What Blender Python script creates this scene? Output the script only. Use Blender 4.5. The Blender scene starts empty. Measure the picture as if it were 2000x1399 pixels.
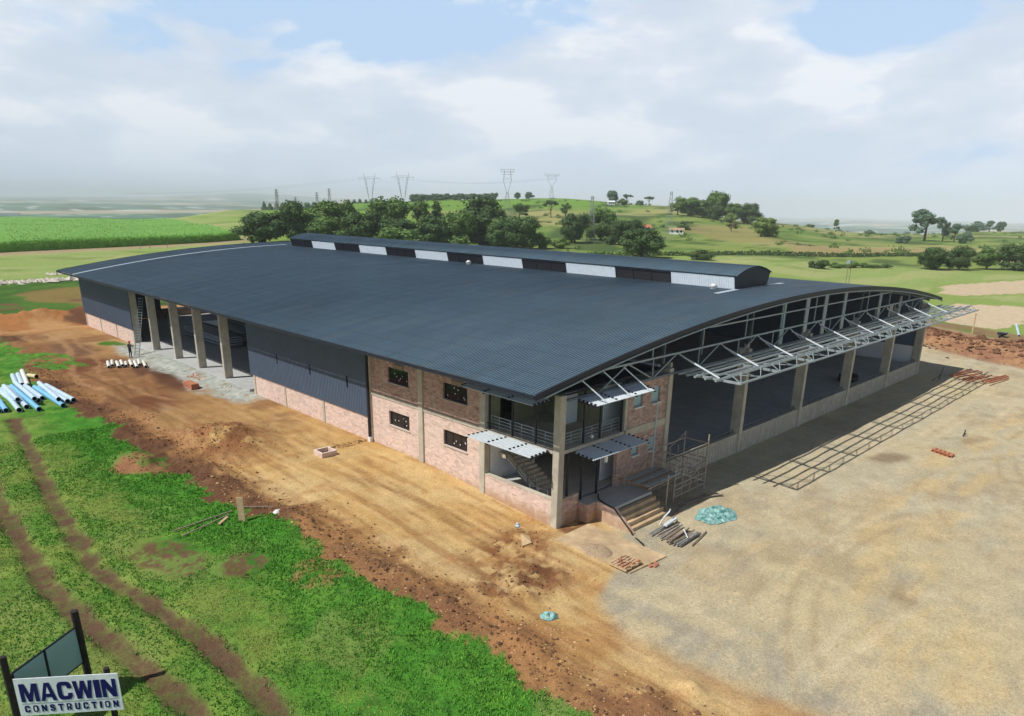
import bpy, math, random
import numpy as np
from mathutils import Vector, Matrix
random.seed(7); rng = np.random.default_rng(11)
S = bpy.context.scene
COL = S.collection
R = math.radians

# ------------------------------------------------------------------ camera
YAW, PIT, ROL = 0.79072, 0.32129, 0.015795
CAMP = Vector((-27.175, -23.587, 16.036))
d = Vector((math.cos(PIT)*math.cos(YAW), math.cos(PIT)*math.sin(YAW), -math.sin(PIT)))
r = Vector((math.sin(YAW), -math.cos(YAW), 0)); u = r.cross(d)
r2 = math.cos(ROL)*r + math.sin(ROL)*u; u2 = -math.sin(ROL)*r + math.cos(ROL)*u
cam = bpy.data.cameras.new('camera'); co = bpy.data.objects.new('camera', cam); COL.objects.link(co)
M = Matrix((r2, u2, -d)).transposed().to_4x4(); M.translation = CAMP
co.matrix_world = M
cam.sensor_width = 36; cam.lens = 1401.465/2000*36
cam.shift_x = 8.513/2000; cam.shift_y = 168.68/2000
cam.clip_start = 0.5; cam.clip_end = 80000
S.camera = co

# ------------------------------------------------------------------ light, sky, exposure
S.view_settings.view_transform = 'Standard'; S.view_settings.look = 'None'
S.view_settings.exposure = 0.0; S.view_settings.gamma = 1.0
S.view_settings.use_curve_mapping = False
LD = Vector((0.71, -0.27, -1.0)).normalized()      # the way the sunlight travels
sun = bpy.data.lights.new('sun', 'SUN'); sun.energy = 4.7; sun.angle = R(0.6); sun.color = (1.0, 0.96, 0.89)
so = bpy.data.objects.new('sun', sun); COL.objects.link(so)
so.rotation_euler = LD.to_track_quat('-Z', 'Y').to_euler()
W = bpy.data.worlds.new('World'); S.world = W; W.use_nodes = True
nt = W.node_tree; nt.nodes.clear()
def N(tree, typ, **kw):
    n = tree.nodes.new(typ)
    for k, v in kw.items():
        if k.startswith('i_'):
            key = k[2:]; key = int(key) if key.isdigit() else key.replace('_', ' ')
            n.inputs[key].default_value = v
        else: setattr(n, k, v)
    return n
def L(tree, a, b): tree.links.new(a, b)
def ramp(tree, src, stops, interp='LINEAR'):
    n = tree.nodes.new('ShaderNodeValToRGB'); n.color_ramp.interpolation = interp
    e = n.color_ramp.elements
    while len(e) < len(stops): e.new(0.5)
    for k, (p, c) in enumerate(stops):
        e[k].position = p; e[k].color = (c, c, c, 1) if isinstance(c, (int, float)) else (*c, 1)
    if src is not None: tree.links.new(src, n.inputs[0])
    return n
def mth(tree, op, a, b=None, c=None, clamp=False):
    n = tree.nodes.new('ShaderNodeMath'); n.operation = op; n.use_clamp = clamp
    for k, x in enumerate((a, b, c)):
        if x is None: continue
        if isinstance(x, (int, float)): n.inputs[k].default_value = x
        else: tree.links.new(x, n.inputs[k])
    return n.outputs[0]
def mix(tree, f, a, b, typ='MIX'):
    n = tree.nodes.new('ShaderNodeMix'); n.data_type = 'RGBA'; n.blend_type = typ
    for i, x in ((0, f), (6, a), (7, b)):
        if isinstance(x, (int, float)): n.inputs[i].default_value = x
        elif isinstance(x, tuple): n.inputs[i].default_value = (*x[:3], 1)
        else: tree.links.new(x, n.inputs[i])
    return n.outputs[2]
sky = N(nt, 'ShaderNodeTexSky', sky_type='NISHITA', sun_disc=False, sun_elevation=R(52.8),
        sun_rotation=math.atan2(-0.71, 0.27), altitude=600, air_density=1.0, dust_density=1.6, ozone_density=1.2)
skyc = mix(nt, 1.0, sky.outputs[0], (0.05, 0.05, 0.052), 'MULTIPLY')
tc = N(nt, 'ShaderNodeTexCoord'); sx = N(nt, 'ShaderNodeSeparateXYZ'); L(nt, tc.outputs['Generated'], sx.inputs[0])
z = sx.outputs[2]
cmb = N(nt, 'ShaderNodeCombineXYZ'); L(nt, sx.outputs[0], cmb.inputs[0]); L(nt, sx.outputs[1], cmb.inputs[1])
L(nt, mth(nt, 'MULTIPLY', z, 2.6), cmb.inputs[2])
n1 = N(nt, 'ShaderNodeTexNoise', noise_dimensions='3D', i_Scale=4.3, i_Detail=9.0, i_Roughness=0.52, i_Distortion=0.25); L(nt, cmb.outputs[0], n1.inputs['Vector'])
n2 = N(nt, 'ShaderNodeTexNoise', noise_dimensions='3D', i_Scale=6.5, i_Detail=8.0, i_Roughness=0.5); L(nt, cmb.outputs[0], n2.inputs['Vector'])
# more cover low down, broken cover above
el = mth(nt, 'MULTIPLY', mth(nt, 'SUBTRACT', 0.192, z), 3.2, clamp=False)
elc = mth(nt, 'MAXIMUM', mth(nt, 'MINIMUM', el, 0.15), -0.045)
rt_ = mth(nt, 'SUBTRACT', mth(nt, 'MULTIPLY', sx.outputs[0], math.sin(YAW)), mth(nt, 'MULTIPLY', sx.outputs[1], math.cos(YAW)))
elc = mth(nt, 'ADD', elc, mth(nt, 'MULTIPLY', mth(nt, 'MAXIMUM', mth(nt, 'MINIMUM', mth(nt, 'ADD', rt_, 0.1), 0.45), 0.0), 0.14))
dens = mth(nt, 'ADD', n1.outputs['Fac'], elc)
mask = ramp(nt, dens, [(0.49, 0.0), (0.53, 0.5), (0.60, 0.9)]).outputs[0]
ccol = ramp(nt, n2.outputs['Fac'], [(0.38, (0.67, 0.75, 0.87)), (0.50, (0.77, 0.83, 0.93)), (0.58, (0.94, 0.96, 1.0))]).outputs[0]
blue = mix(nt, 0.88, skyc, (0.57, 0.77, 1.05))
both = mix(nt, mask, blue, ccol)
hz = ramp(nt, z, [(0.0, 0.95), (0.035, 0.6), (0.09, 0.15), (0.18, 0.0)]).outputs[0]
both = mix(nt, hz, both, (0.64, 0.77, 0.97))
up = ramp(nt, z, [(0.27, 0.0), (0.36, 1.0)]).outputs[0]    # overhead the sky is clearer
both = mix(nt, up, both, skyc)
bg = N(nt, 'ShaderNodeBackground', i_Strength=1.0); L(nt, both, bg.inputs[0])
wo = N(nt, 'ShaderNodeOutputWorld'); L(nt, bg.outputs[0], wo.inputs[0])
S.cycles.volume_bounces = 1; S.cycles.max_bounces = 6; S.cycles.transparent_max_bounces = 16

# ------------------------------------------------------------------ materials
def mat(name, col, rough=0.8, metal=0.0, var=0.15, scale=3.0, var2=0.0, scale2=0.4, bump=0.0, bscale=20.0, spec=0.3, col2=None):
    m = bpy.data.materials.new(name); m.use_nodes = True; t = m.node_tree
    b = t.nodes['Principled BSDF']; b.inputs['Roughness'].default_value = rough; b.inputs['Metallic'].default_value = metal
    b.inputs['Specular IOR Level'].default_value = spec
    g = N(t, 'ShaderNodeNewGeometry')
    n = N(t, 'ShaderNodeTexNoise', i_Scale=scale, i_Detail=6.0, i_Roughness=0.65); L(t, g.outputs['Position'], n.inputs['Vector'])
    c2 = col2 if col2 else tuple(x*(1-var) for x in col)
    c1 = tuple(min(1, x*(1+var)) for x in col)
    rp = ramp(t, n.outputs['Fac'], [(0.32, c2), (0.68, c1)])
    out = rp.outputs[0]
    if var2:
        k = N(t, 'ShaderNodeTexNoise', i_Scale=scale2, i_Detail=3.0); L(t, g.outputs['Position'], k.inputs['Vector'])
        rr = ramp(t, k.outputs['Fac'], [(0.35, 1-var2), (0.65, 1.0)])
        out = mix(t, 1.0, out, rr.outputs[0], 'MULTIPLY')
    L(t, out, b.inputs['Base Color'])
    if bump:
        q = N(t, 'ShaderNodeTexNoise', i_Scale=bscale, i_Detail=5.0); L(t, g.outputs['Position'], q.inputs['Vector'])
        bp = N(t, 'ShaderNodeBump', i_Strength=bump, i_Distance=0.05); L(t, q.outputs['Fac'], bp.inputs['Height']); L(t, bp.outputs[0], b.inputs['Normal'])
    return m
def brick_mat(name, c1, c2, mortar, wash, washamt):
    m = bpy.data.materials.new(name); m.use_nodes = True; t = m.node_tree
    b = t.nodes['Principled BSDF']; b.inputs['Roughness'].default_value = 0.9; b.inputs['Specular IOR Level'].default_value = 0.15
    g = N(t, 'ShaderNodeNewGeometry'); sp = N(t, 'ShaderNodeSeparateXYZ'); L(t, g.outputs['Position'], sp.inputs[0])
    cb = N(t, 'ShaderNodeCombineXYZ'); L(t, mth(t, 'ADD', sp.outputs[0], sp.outputs[1]), cb.inputs[0]); L(t, sp.outputs[2], cb.inputs[1])
    br = N(t, 'ShaderNodeTexBrick', i_Scale=1.0); L(t, cb.outputs[0], br.inputs['Vector'])
    br.inputs['Brick Width'].default_value = 0.24; br.inputs['Row Height'].default_value = 0.086; br.inputs['Mortar Size'].default_value = 0.012
    br.inputs['Color1'].default_value = (*c1, 1); br.inputs['Color2'].default_value = (*c2, 1); br.inputs['Mortar'].default_value = (*mortar, 1)
    br.inputs['Bias'].default_value = -0.1
    n = N(t, 'ShaderNodeTexNoise', i_Scale=2.2, i_Detail=8.0, i_Roughness=0.7); L(t, g.outputs['Position'], n.inputs['Vector'])
    f = ramp(t, n.outputs['Fac'], [(0.35, max(0, washamt-0.3)), (0.65, min(1, washamt+0.25))]).outputs[0]
    vr = N(t, 'ShaderNodeTexVoronoi', i_Scale=1.0); mp = N(t, 'ShaderNodeVectorMath', operation='MULTIPLY'); L(t, cb.outputs[0], mp.inputs[0]); mp.inputs[1].default_value = (3.4, 8.5, 1); L(t, mp.outputs[0], vr.inputs['Vector'])
    vv = ramp(t, vr.outputs['Color'], [(0.1, 0.55), (0.5, 1.0), (0.9, 1.35)]).outputs[0]
    out = mix(t, f, mix(t, 1.0, br.outputs['Color'], vv, 'MULTIPLY'), wash)
    dz = mth(t, 'ADD', sp.outputs[2], mth(t, 'MULTIPLY', n.outputs['Fac'], 1.4))
    out = mix(t, ramp(t, dz, [(0.25, 0.75), (0.85, 0.0)]).outputs[0], out, (0.40, 0.24, 0.12))
    sv = N(t, 'ShaderNodeCombineXYZ'); L(t, mth(t, 'MULTIPLY', mth(t, 'ADD', sp.outputs[0], sp.outputs[1]), 2.2), sv.inputs[0]); L(t, mth(t, 'MULTIPLY', sp.outputs[2], .35), sv.inputs[1])
    sn = N(t, 'ShaderNodeTexNoise', i_Scale=1.0, i_Detail=5.0); L(t, sv.outputs[0], sn.inputs['Vector'])
    out = mix(t, ramp(t, sn.outputs['Fac'], [(0.52, 0.0), (0.70, 0.35)]).outputs[0], out, (0.55, 0.50, 0.45))
    L(t, out, b.inputs['Base Color'])
    bp = N(t, 'ShaderNodeBump', i_Strength=0.5, i_Distance=0.01); L(t, br.outputs['Fac'], bp.inputs['Height']); bp.invert = True; L(t, bp.outputs[0], b.inputs['Normal'])
    return m
MT = {}
MT['roof'] = mat('roof_sheeting', (0.094, 0.150, 0.198), rough=0.45, var=0.05, scale=0.25, var2=0.12, scale2=0.08, spec=0.5)
_m = MT['roof']; _t = _m.node_tree; _b = _t.nodes['Principled BSDF']; _src = _b.inputs['Base Color'].links[0].from_socket
_g = N(_t, 'ShaderNodeNewGeometry'); _s = N(_t, 'ShaderNodeSeparateXYZ'); L(_t, _g.outputs['Position'], _s.inputs[0])
_c = N(_t, 'ShaderNodeCombineXYZ'); L(_t, mth(_t, 'MULTIPLY', _s.outputs[0], .10), _c.inputs[0]); L(_t, mth(_t, 'FLOOR', mth(_t, 'DIVIDE', _s.outputs[1], .84)), _c.inputs[1])
_n = N(_t, 'ShaderNodeTexNoise', i_Scale=1.7, i_Detail=3.0); L(_t, _c.outputs[0], _n.inputs['Vector'])
_o = mix(_t, 1.0, _src, ramp(_t, _n.outputs['Fac'], [(.3, .88), (.7, 1.12)]).outputs[0], 'MULTIPLY')
_c2 = N(_t, 'ShaderNodeCombineXYZ'); L(_t, mth(_t, 'MULTIPLY', _s.outputs[0], .35), _c2.inputs[0]); L(_t, mth(_t, 'MULTIPLY', _s.outputs[1], 1.6), _c2.inputs[1])
_n2 = N(_t, 'ShaderNodeTexNoise', i_Scale=.5, i_Detail=7.0, i_Roughness=.65); L(_t, _c2.outputs[0], _n2.inputs['Vector'])
_o = mix(_t, ramp(_t, _n2.outputs['Fac'], [(.48, 0), (.72, .30)]).outputs[0], _o, (.20, .22, .20))
_w = mth(_t, 'LESS_THAN', mth(_t, 'FRACT', mth(_t, 'DIVIDE', mth(_t, 'ADD', _s.outputs[0], 1.6), 1.5)), .05)
_o = mix(_t, mth(_t, 'MULTIPLY', _w, .35), _o, (.02, .03, .04)); L(_t, _o, _b.inputs['Base Color'])
MT['cladding'] = mat('wall_sheeting', (0.08, 0.115, 0.175), rough=0.5, var=0.07, scale=0.8, spec=0.4)
MT['dark_trim'] = mat('dark_flashing', (0.018, 0.022, 0.035), rough=0.5, var=0.1)
MT['pale_trim'] = mat('pale_flashing', (0.42, 0.50, 0.56), rough=0.4, var=0.1)
MT['lit_brick'] = brick_mat('sunlit_washed_brick', (0.54, 0.32, 0.25), (0.66, 0.48, 0.41), (0.66, 0.60, 0.55), (0.70, 0.55, 0.48), 0.58)  # pale sunlit tone of the walls put into the colour, over a wash
MT['shaded_brick'] = brick_mat('shaded_clay_brick', (0.34, 0.16, 0.12), (0.48, 0.30, 0.25), (0.46, 0.41, 0.37), (0.47, 0.35, 0.30), 0.32)  # darker copy: shade on upper and gable brick put into the colour
MT['concrete'] = mat('cast_concrete', (0.50, 0.465, 0.385), rough=0.85, var=0.14, scale=2.0, var2=0.18, scale2=0.6, bump=0.25, bscale=12)
MT['slab'] = mat('concrete_floor', (0.46, 0.47, 0.47), rough=0.7, var=0.1, scale=1.2, var2=0.15, scale2=0.15)
MT['stain'] = mat('stained_concrete_board', (0.46, 0.43, 0.36), rough=0.9, var=0.25, scale=1.5)
MT['plaster'] = mat('white_plaster', (0.72, 0.74, 0.76), rough=0.85, var=0.05)
MT['olive'] = mat('olive_plaster', (0.22, 0.22, 0.14), rough=0.85, var=0.15)
MT['black'] = mat('black_frame', (0.012, 0.015, 0.024), rough=0.45, var=0.1)
MT['galv'] = mat('galvanised_steel', (0.30, 0.355, 0.375), rough=0.5, metal=0.1, var=0.18, scale=4)
MT['steel'] = mat('grey_steel', (0.13, 0.16, 0.19), rough=0.5, metal=0.1, var=0.2, scale=4)
MT['awning'] = mat('awning_sheet', (0.62, 0.68, 0.72), rough=0.4, var=0.08, scale=4)
MT['white'] = mat('white_panel', (0.72, 0.78, 0.84), rough=0.45, var=0.06)
MT['sticker'] = mat('white_sticker', (0.8, 0.8, 0.8), rough=0.6, var=0.03)
MT['rust'] = mat('rusty_tube', (0.36, 0.31, 0.26), rough=0.7, var=0.3, scale=6)
MT['wood'] = mat('pale_timber', (0.52, 0.38, 0.22), rough=0.8, var=0.2, scale=8)
MT['oldwood'] = mat('weathered_timber', (0.27, 0.22, 0.17), rough=0.9, var=0.3, scale=8)
MT['post'] = mat('dark_timber', (0.028, 0.022, 0.02), rough=0.8, var=0.3, scale=8)
MT['blue'] = mat('navy_lettering', (0.006, 0.005, 0.11), rough=0.5, var=0.05)
MT['sign'] = mat('white_signboard', (0.80, 0.83, 0.90), rough=0.45, var=0.08, scale=6, var2=.1, scale2=1.5)
MT['tealback'] = mat('grey_board_back', (0.30, 0.46, 0.50), rough=0.5, var=0.06, scale=1)
MT['clay'] = mat('clay_red', (0.45, 0.18, 0.10), rough=0.9, var=0.25, scale=5)
MT['sand'] = mat('mortar_sand', (0.38, 0.28, 0.18), rough=0.95, var=0.3, scale=9, bump=0.6, bscale=25)
MT['pad'] = mat('stained_concrete', (0.58, 0.43, 0.26), rough=0.9, var=0.2, scale=1.5, var2=0.25, scale2=0.5)
MT['skin'] = mat('skin', (0.16, 0.08, 0.05), rough=0.6, var=0.05)
MT['cloth'] = mat('dark_workwear', (0.02, 0.022, 0.03), rough=0.9, var=0.2)
MT['red'] = mat('red_helmet', (0.5, 0.03, 0.02), rough=0.4, var=0.05)
MT['bark'] = mat('bark', (0.12, 0.085, 0.06), rough=0.95, var=0.3, scale=4)
MT['pylon'] = mat('pylon_steel', (0.26, 0.28, 0.30), rough=0.6, var=0.1)
MT['pipeblue'] = mat('blue_pipe', (0.20, 0.50, 0.74), rough=0.35, var=0.12, scale=2)
MT['pipepale'] = mat('pale_blue_pipe', (0.50, 0.64, 0.76), rough=0.35, var=0.12, scale=2)
MT['pipewhite'] = mat('white_pipe', (0.74, 0.74, 0.70), rough=0.4, var=0.08, scale=2)
MT['pipecream'] = mat('cream_pipe', (0.66, 0.60, 0.36), rough=0.4, var=0.08, scale=2)
MT['pipebore'] = mat('pipe_bore', (0.03, 0.035, 0.04), rough=0.8, var=0.1)
MT['tarp'] = mat('teal_sheeting', (0.36, 0.56, 0.54), rough=0.5, var=0.1, scale=3.0, col2=(0.01, 0.15, 0.13))
def glass_mat(name, col, rough=0.06):
    m = bpy.data.materials.new(name); m.use_nodes = True; t = m.node_tree; b = t.nodes['Principled BSDF']
    b.inputs['Base Color'].default_value = (*col, 1); b.inputs['Roughness'].default_value = rough
    g = N(t, 'ShaderNodeNewGeometry'); n = N(t, 'ShaderNodeTexNoise', i_Scale=0.7, i_Detail=2.0); L(t, g.outputs['Position'], n.inputs['Vector'])
    bp = N(t, 'ShaderNodeBump', i_Strength=0.05, i_Distance=0.05); L(t, n.outputs['Fac'], bp.inputs['Height']); L(t, bp.outputs[0], b.inputs['Normal'])
    return m
MT['glass'] = glass_mat('dark_window_glass', (0.012, 0.014, 0.02))
def leaf_mat(name, col, var=0.45):
    m = bpy.data.materials.new(name); m.use_nodes = True; t = m.node_tree; b = t.nodes['Principled BSDF']
    b.inputs['Roughness'].default_value = 0.7; b.inputs['Specular IOR Level'].default_value = 0.2
    g = N(t, 'ShaderNodeNewGeometry')
    n = N(t, 'ShaderNodeTexNoise', i_Scale=0.55, i_Detail=6.0, i_Roughness=0.75); L(t, g.outputs['Position'], n.inputs['Vector'])
    rp = ramp(t, n.outputs['Fac'], [(0.33, tuple(x*(1-var) for x in col)), (0.52, col), (0.70, tuple(x*(1+var*1.6) for x in (col[0]*1.15, col[1], col[2]*0.8)))])
    L(t, rp.outputs[0], b.inputs['Base Color'])
    return m
LEAF = {'dark': leaf_mat('dark_leaves', (0.062, 0.115, 0.038)), 'mid': leaf_mat('mid_green_leaves', (0.105, 0.185, 0.05)),
        'light': leaf_mat('light_green_leaves', (0.15, 0.235, 0.06)), 'blue': leaf_mat('blue_green_leaves', (0.105, 0.18, 0.12)),
        'olive': leaf_mat('olive_leaves', (0.13, 0.14, 0.045))}

# ------------------------------------------------------------------ helpers
class MB:
    def __init__(s): s.v = []; s.f = []
    def add(s, vs, fs):
        o = len(s.v); s.v += [tuple(x) for x in vs]; s.f += [tuple(i+o for i in f) for f in fs]; return s
    def box(s, x0, y0, z0, x1, y1, z1):
        v = [(x, y, z_) for z_ in (z0, z1) for y in (y0, y1) for x in (x0, x1)]
        return s.add(v, [(0, 2, 3, 1), (4, 5, 7, 6), (0, 1, 5, 4), (2, 6, 7, 3), (0, 4, 6, 2), (1, 3, 7, 5)])
    def hexa(s, a, b):      # two quads (bottom, top)
        return s.add(list(a)+list(b), [(3, 2, 1, 0), (4, 5, 6, 7), (0, 1, 5, 4), (1, 2, 6, 5), (2, 3, 7, 6), (3, 0, 4, 7)])
    def bar(s, p, q, w, h=None, up=(0, 0, 1)):
        h = h or w; p = Vector(p); q = Vector(q); a = (q-p).normalized(); U = Vector(up)
        if abs(a.dot(U)) > 0.98: U = Vector((0, 1, 0))
        x = a.cross(U).normalized(); y = x.cross(a)
        c = [x*(-w/2)+y*(-h/2), x*(w/2)+y*(-h/2), x*(w/2)+y*(h/2), x*(-w/2)+y*(h/2)]
        return s.add([p+k for k in c]+[q+k for k in c], [(3, 2, 1, 0), (4, 5, 6, 7), (0, 1, 5, 4), (1, 2, 6, 5), (2, 3, 7, 6), (3, 0, 4, 7)])
    def tube(s, p, q, r0, r1=None, n=8, caps=True):
        r1 = r0 if r1 is None else r1; p = Vector(p); q = Vector(q); a = (q-p).normalized()
        U = Vector((0, 0, 1)) if abs(a.z) < 0.95 else Vector((1, 0, 0)); x = a.cross(U).normalized(); y = a.cross(x)
        vs = []
        for P, rr in ((p, r0), (q, r1)):
            vs += [P+x*(rr*math.cos(2*math.pi*k/n))+y*(rr*math.sin(2*math.pi*k/n)) for k in range(n)]
        fs = [(k, (k+1) % n, n+(k+1) % n, n+k) for k in range(n)]
        if caps: fs += [tuple(range(n))[::-1], tuple(range(n, 2*n))]
        return s.add(vs, fs)
    def path(s, pts, rad, n=6):
        for a, b in zip(pts[:-1], pts[1:]): s.tube(a, b, rad, n=n)
        return s
    def build(s, name, m, parent=None, smooth=False):
        me = bpy.data.meshes.new(name); me.from_pydata(s.v, [], s.f)
        if m: me.materials.append(MT[m] if isinstance(m, str) else m)
        if smooth: me.polygons.foreach_set('use_smooth', [True]*len(me.polygons))
        me.update()
        o = bpy.data.objects.new(name, me); COL.objects.link(o)
        if parent is not None: o.parent = parent; o.matrix_parent_inverse = Matrix.Translation(-parent.location) if parent.parent is None and parent.type == 'EMPTY' else Matrix.Identity(4)
        return o
def tag(o, label=None, cat=None, group=None, kind=None):
    for k, v_ in (('label', label), ('category', cat), ('group', group), ('kind', kind)):
        if v_: o[k] = v_
    return o
def empty(name, loc, label, cat, group=None):
    o = bpy.data.objects.new(name, None); COL.objects.link(o); o.location = loc; o.empty_display_size = 0.3
    return tag(o, label, cat, group)
def copy_tree(o, parent=None):
    c = o.copy(); COL.objects.link(c)
    if parent is not None: c.parent = parent
    for ch in list(o.children): copy_tree(ch, c)
    return c

# ------------------------------------------------------------------ terrain
_tab = np.random.default_rng(3).random((256, 256))
def vnoise(x, y):
    xi = np.floor(x).astype(int); yi = np.floor(y).astype(int); fx = x-xi; fy = y-yi
    fx = fx*fx*(3-2*fx); fy = fy*fy*(3-2*fy)
    g = lambda a, b: _tab[a & 255, b & 255]
    return (g(xi, yi)*(1-fx)+g(xi+1, yi)*fx)*(1-fy)+(g(xi, yi+1)*(1-fx)+g(xi+1, yi+1)*fx)*fy
def fbm(x, y, s, o=4, g=0.55):
    x = x/s+31.7; y = y/s+17.3; t = 0; a = 1; w = 0
    for _ in range(o):
        t = t+a*vnoise(x, y); w += a; a *= g; x, y = (x*1.62-y*1.22)+5.1, (x*1.22+y*1.62)+9.7
    return t/w
def SS(a, b, x):
    t = np.clip((x-a)/(b-a), 0, 1); return t*t*(3-2*t)
ROWS = [100, 150, 220, 300, 450, 600, 700, 900, 1300, 2500, 5000, 9000, 14000]
ANG = [-1.0149, -0.6763, -0.5071, -0.3378, -0.2024, -0.0669, 0.0685, 0.2039, 0.3393, 0.4748, 0.6779, 1.0165]
HT = np.array([
[0,0,0,0,-.5,-1,-1.2,-1.2,-1.2,-1.2,-1.2,-1.2],
[0,0,0,0,-.3,-.5,-.8,-.8,-.8,-.8,-1,-1],
[0,0,0,0,0,-.2,0,.6,.6,-.5,-.8,-1],
[0,0,0,.3,.3,.3,.8,.9,1.5,.4,-.6,-1],
[0,0,0,4,5,4.5,6.7,5.4,3.2,0,-.3,-1],
[0,0,0,8,10,11,14,13,6.6,-.7,0,-1],
[-6,-5,-4,9,12,16,18.5,18,2,-5,0,-2],
[-18,-16,-14,2,16,22.4,25,16,-14,-16,-6,-12],
[-30,-30,-28,-16,-8,5,6,-8,-36,-45,-30,-30],
[-34,-34,-32,-34,-40,-50,-50,-60,-75,-75,-65,-60],
[-25,-25,-24,-24,-34,-50,-60,-75,-85,-85,-80,-80],
[0,0,4,30,20,-20,-50,-80,-100,-100,-100,-100],
[30,36,50,160,90,10,-60,-110,-150,-140,-150,-150]], float)
def far_h(X, Y):
    dx = X-CAMP.x; dy = Y-CAMP.y
    D = np.maximum(dx*math.cos(YAW)+dy*math.sin(YAW), 60)
    a = np.arctan2(dy, dx)-YAW; a = (a+np.pi) % (2*np.pi)-np.pi
    t = np.clip(-np.tan(np.clip(a, -1.2, 1.2)), -2, 2)
    ci = np.interp(t, ANG, np.arange(len(ANG))); ri = np.interp(np.log(D), np.log(ROWS), np.arange(len(ROWS)))
    c0 = np.clip(np.floor(ci).astype(int), 0, len(ANG)-2); r0 = np.clip(np.floor(ri).astype(int), 0, len(ROWS)-2)
    fc = ci-c0; fr = ri-r0; fc = fc*fc*(3-2*fc)
    return (HT[r0, c0]*(1-fc)+HT[r0, c0+1]*fc)*(1-fr)+(HT[r0+1, c0]*(1-fc)+HT[r0+1, c0+1]*fc)*fr
XB = [(-60, -6), (-20, -8.6), (-12.8, -9.9), (-11.2, -10.9), (-9, -11.3), (-6.4, -10.8), (-3.3, -10.9), (1.9, -11.4), (8.6, -11.4), (11.2, -12.4), (16, -12.7), (34, -12.7),
      (45, -13.2), (54, -13.0), (60, -12.2), (64, -11.4), (65.5, -11.2), (82, -10.6), (103, -10.5)]
def xb(Y): return np.interp(Y, [a for a, _ in XB], [b for _, b in XB])+(fbm(Y*0+3, Y, 1.9, 5, .65)-0.5)*2.6+(fbm(Y*0+9, Y, 6, 2)-0.5)*1.2
def seg_dist(X, Y, pts):
    D = np.full(X.shape, 1e9)
    for (ax, ay), (bx, by) in zip(pts[:-1], pts[1:]):
        L2 = (bx-ax)**2+(by-ay)**2; t = np.clip(((X-ax)*(bx-ax)+(Y-ay)*(by-ay))/L2, 0, 1)
        D = np.minimum(D, np.hypot(X-ax-t*(bx-ax), Y-ay-t*(by-ay)))
    return D
TR1 = [(-17.2, 40), (-18.0, 31), (-19.3, 19.5), (-19.9, 10.4), (-19.4, 7), (-18.97, 4.2), (-18.5, -.5), (-18.5, -4.7), (-18.8, -9), (-19.6, -14)]
TR2 = [(-20.6, 32), (-21.5, 21.5), (-21.9, 9.7), (-21.4, 5), (-21.1, 2.9), (-20.7, -.5), (-20.4, -2.9), (-20.6, -7), (-21.6, -13)]
MOUNDS = [(-7.6, 24.6, 2.4, 2.8, 1.15), (-13.7, 23.2, 1.0, 2.2, .6), (-9.6, 33, .9, 2.4, .4), (-10.3, 40, .8, 3, .5), (-8.8, 45, 1.2, 1.6, .35), (-10.8, 18, .7, 2.2, .4), (-10.6, 9, .6, 1.8, .35), (-9.9, 0, .7, 1.6, .3), (-4.4, 47.5, 1.1, 1.8, .4), (-9.4, -7, .7, 1.5, .3), (-8.6, -12, .9, 1.2, .28), (-3.5, 92.5, 3.6, 2.4, 1.5), (2.6, 91, 2.6, 2.6, 1.8), (-10, 95, 4.5, 2.6, 1.0), (-17, 98, 5, 3, .9),
          (82, 3.5, 5, 9, 1.3), (84, -7, 5, 5, 1.4), (86, 14, 5, 6, 1.0), (-5.5, -3.5, 3.2, 1.2, .16), (-12.9, 3.2, .8, 1.6, .3), (-6.6, -12.6, .45, .45, .35)]
def near_h(X, Y, fine=True):
    gl = -.5*SS(5, -15, Y)
    rr = -.78*SS(14, -1, Y)-.22*SS(-1, -6, Y)
    t = SS(-12, -3, X); h = gl*(1-t)+rr*t
    h = h-.2*SS(2, 22, X)*SS(8, -1, Y)
    h = h+.24*SS(-3.4, -.2, X)*SS(34, 40, Y)*SS(64, 58, Y)
    if fine:
        for mx, my, sx_, sy_, hh in MOUNDS:
            h = h+hh*np.exp(-((X-mx)/sx_)**2-((Y-my)/sy_)**2)*(0.65+0.7*fbm(X, Y, .9, 4))
        b = xb(Y); e = X-b
        ch = np.maximum(SS(1.2, .4, np.hypot((X+5.6)/3.4, (Y+2.8)/2.1)), SS(1.2, .4, np.hypot((X+2.8)/2.6, (Y-.4)/1.2)))
        h = h+ch*(fbm(X, Y, .55, 5, .7)-.42)*.7
        h = h+SS(1.3, .5, np.hypot((X+8.2)/3.4, (Y-25)/5.5))*(fbm(X, Y, .7, 5, .7)-.45)*.45
        for off in (-9.1, -8.2, -6.2, -5.3, -3.4, -2.6):
            cu = X-(off+1.1*np.sin(Y/9.+off)+.5*np.sin(Y/3.7)); h = h-np.exp(-(cu/.22)**2)*.05*SS(70, 55, Y)*SS(-9, -3, Y)
        dirt = SS(-.2, .2, e)*SS(105, 100, Y)
        berm = np.exp(-((e-.9)/1.0)**2)*SS(-20, -8, Y)*SS(110, 95, Y)
        h = h+berm*(.12+.9*(fbm(X, Y, .75, 5, .7)-.38))*.6
        band = SS(0.2, 1, e)*SS(5.5, 3, e)
        h = h+band*(fbm(X, Y, .7, 5, .7)-.5)*.20
        h = h+dirt*(fbm(X, Y, 2.2, 4)-.5)*.16*SS(.5, 1.5, e)*np.where((X > -.6) & (Y > -.3) & (X < 60) & (Y < 85), 0, 1)
        # grass hummocks
        gr = SS(.3, -.3, e)
        h = h+gr*(fbm(X, Y, .9, 4)-.5)*(.16+.22*SS(-4, -1, e))
        for T_ in (TR1, TR2): h = h-gr*.16*SS(.7, .25, seg_dist(X, Y, T_))
    return h
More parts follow.
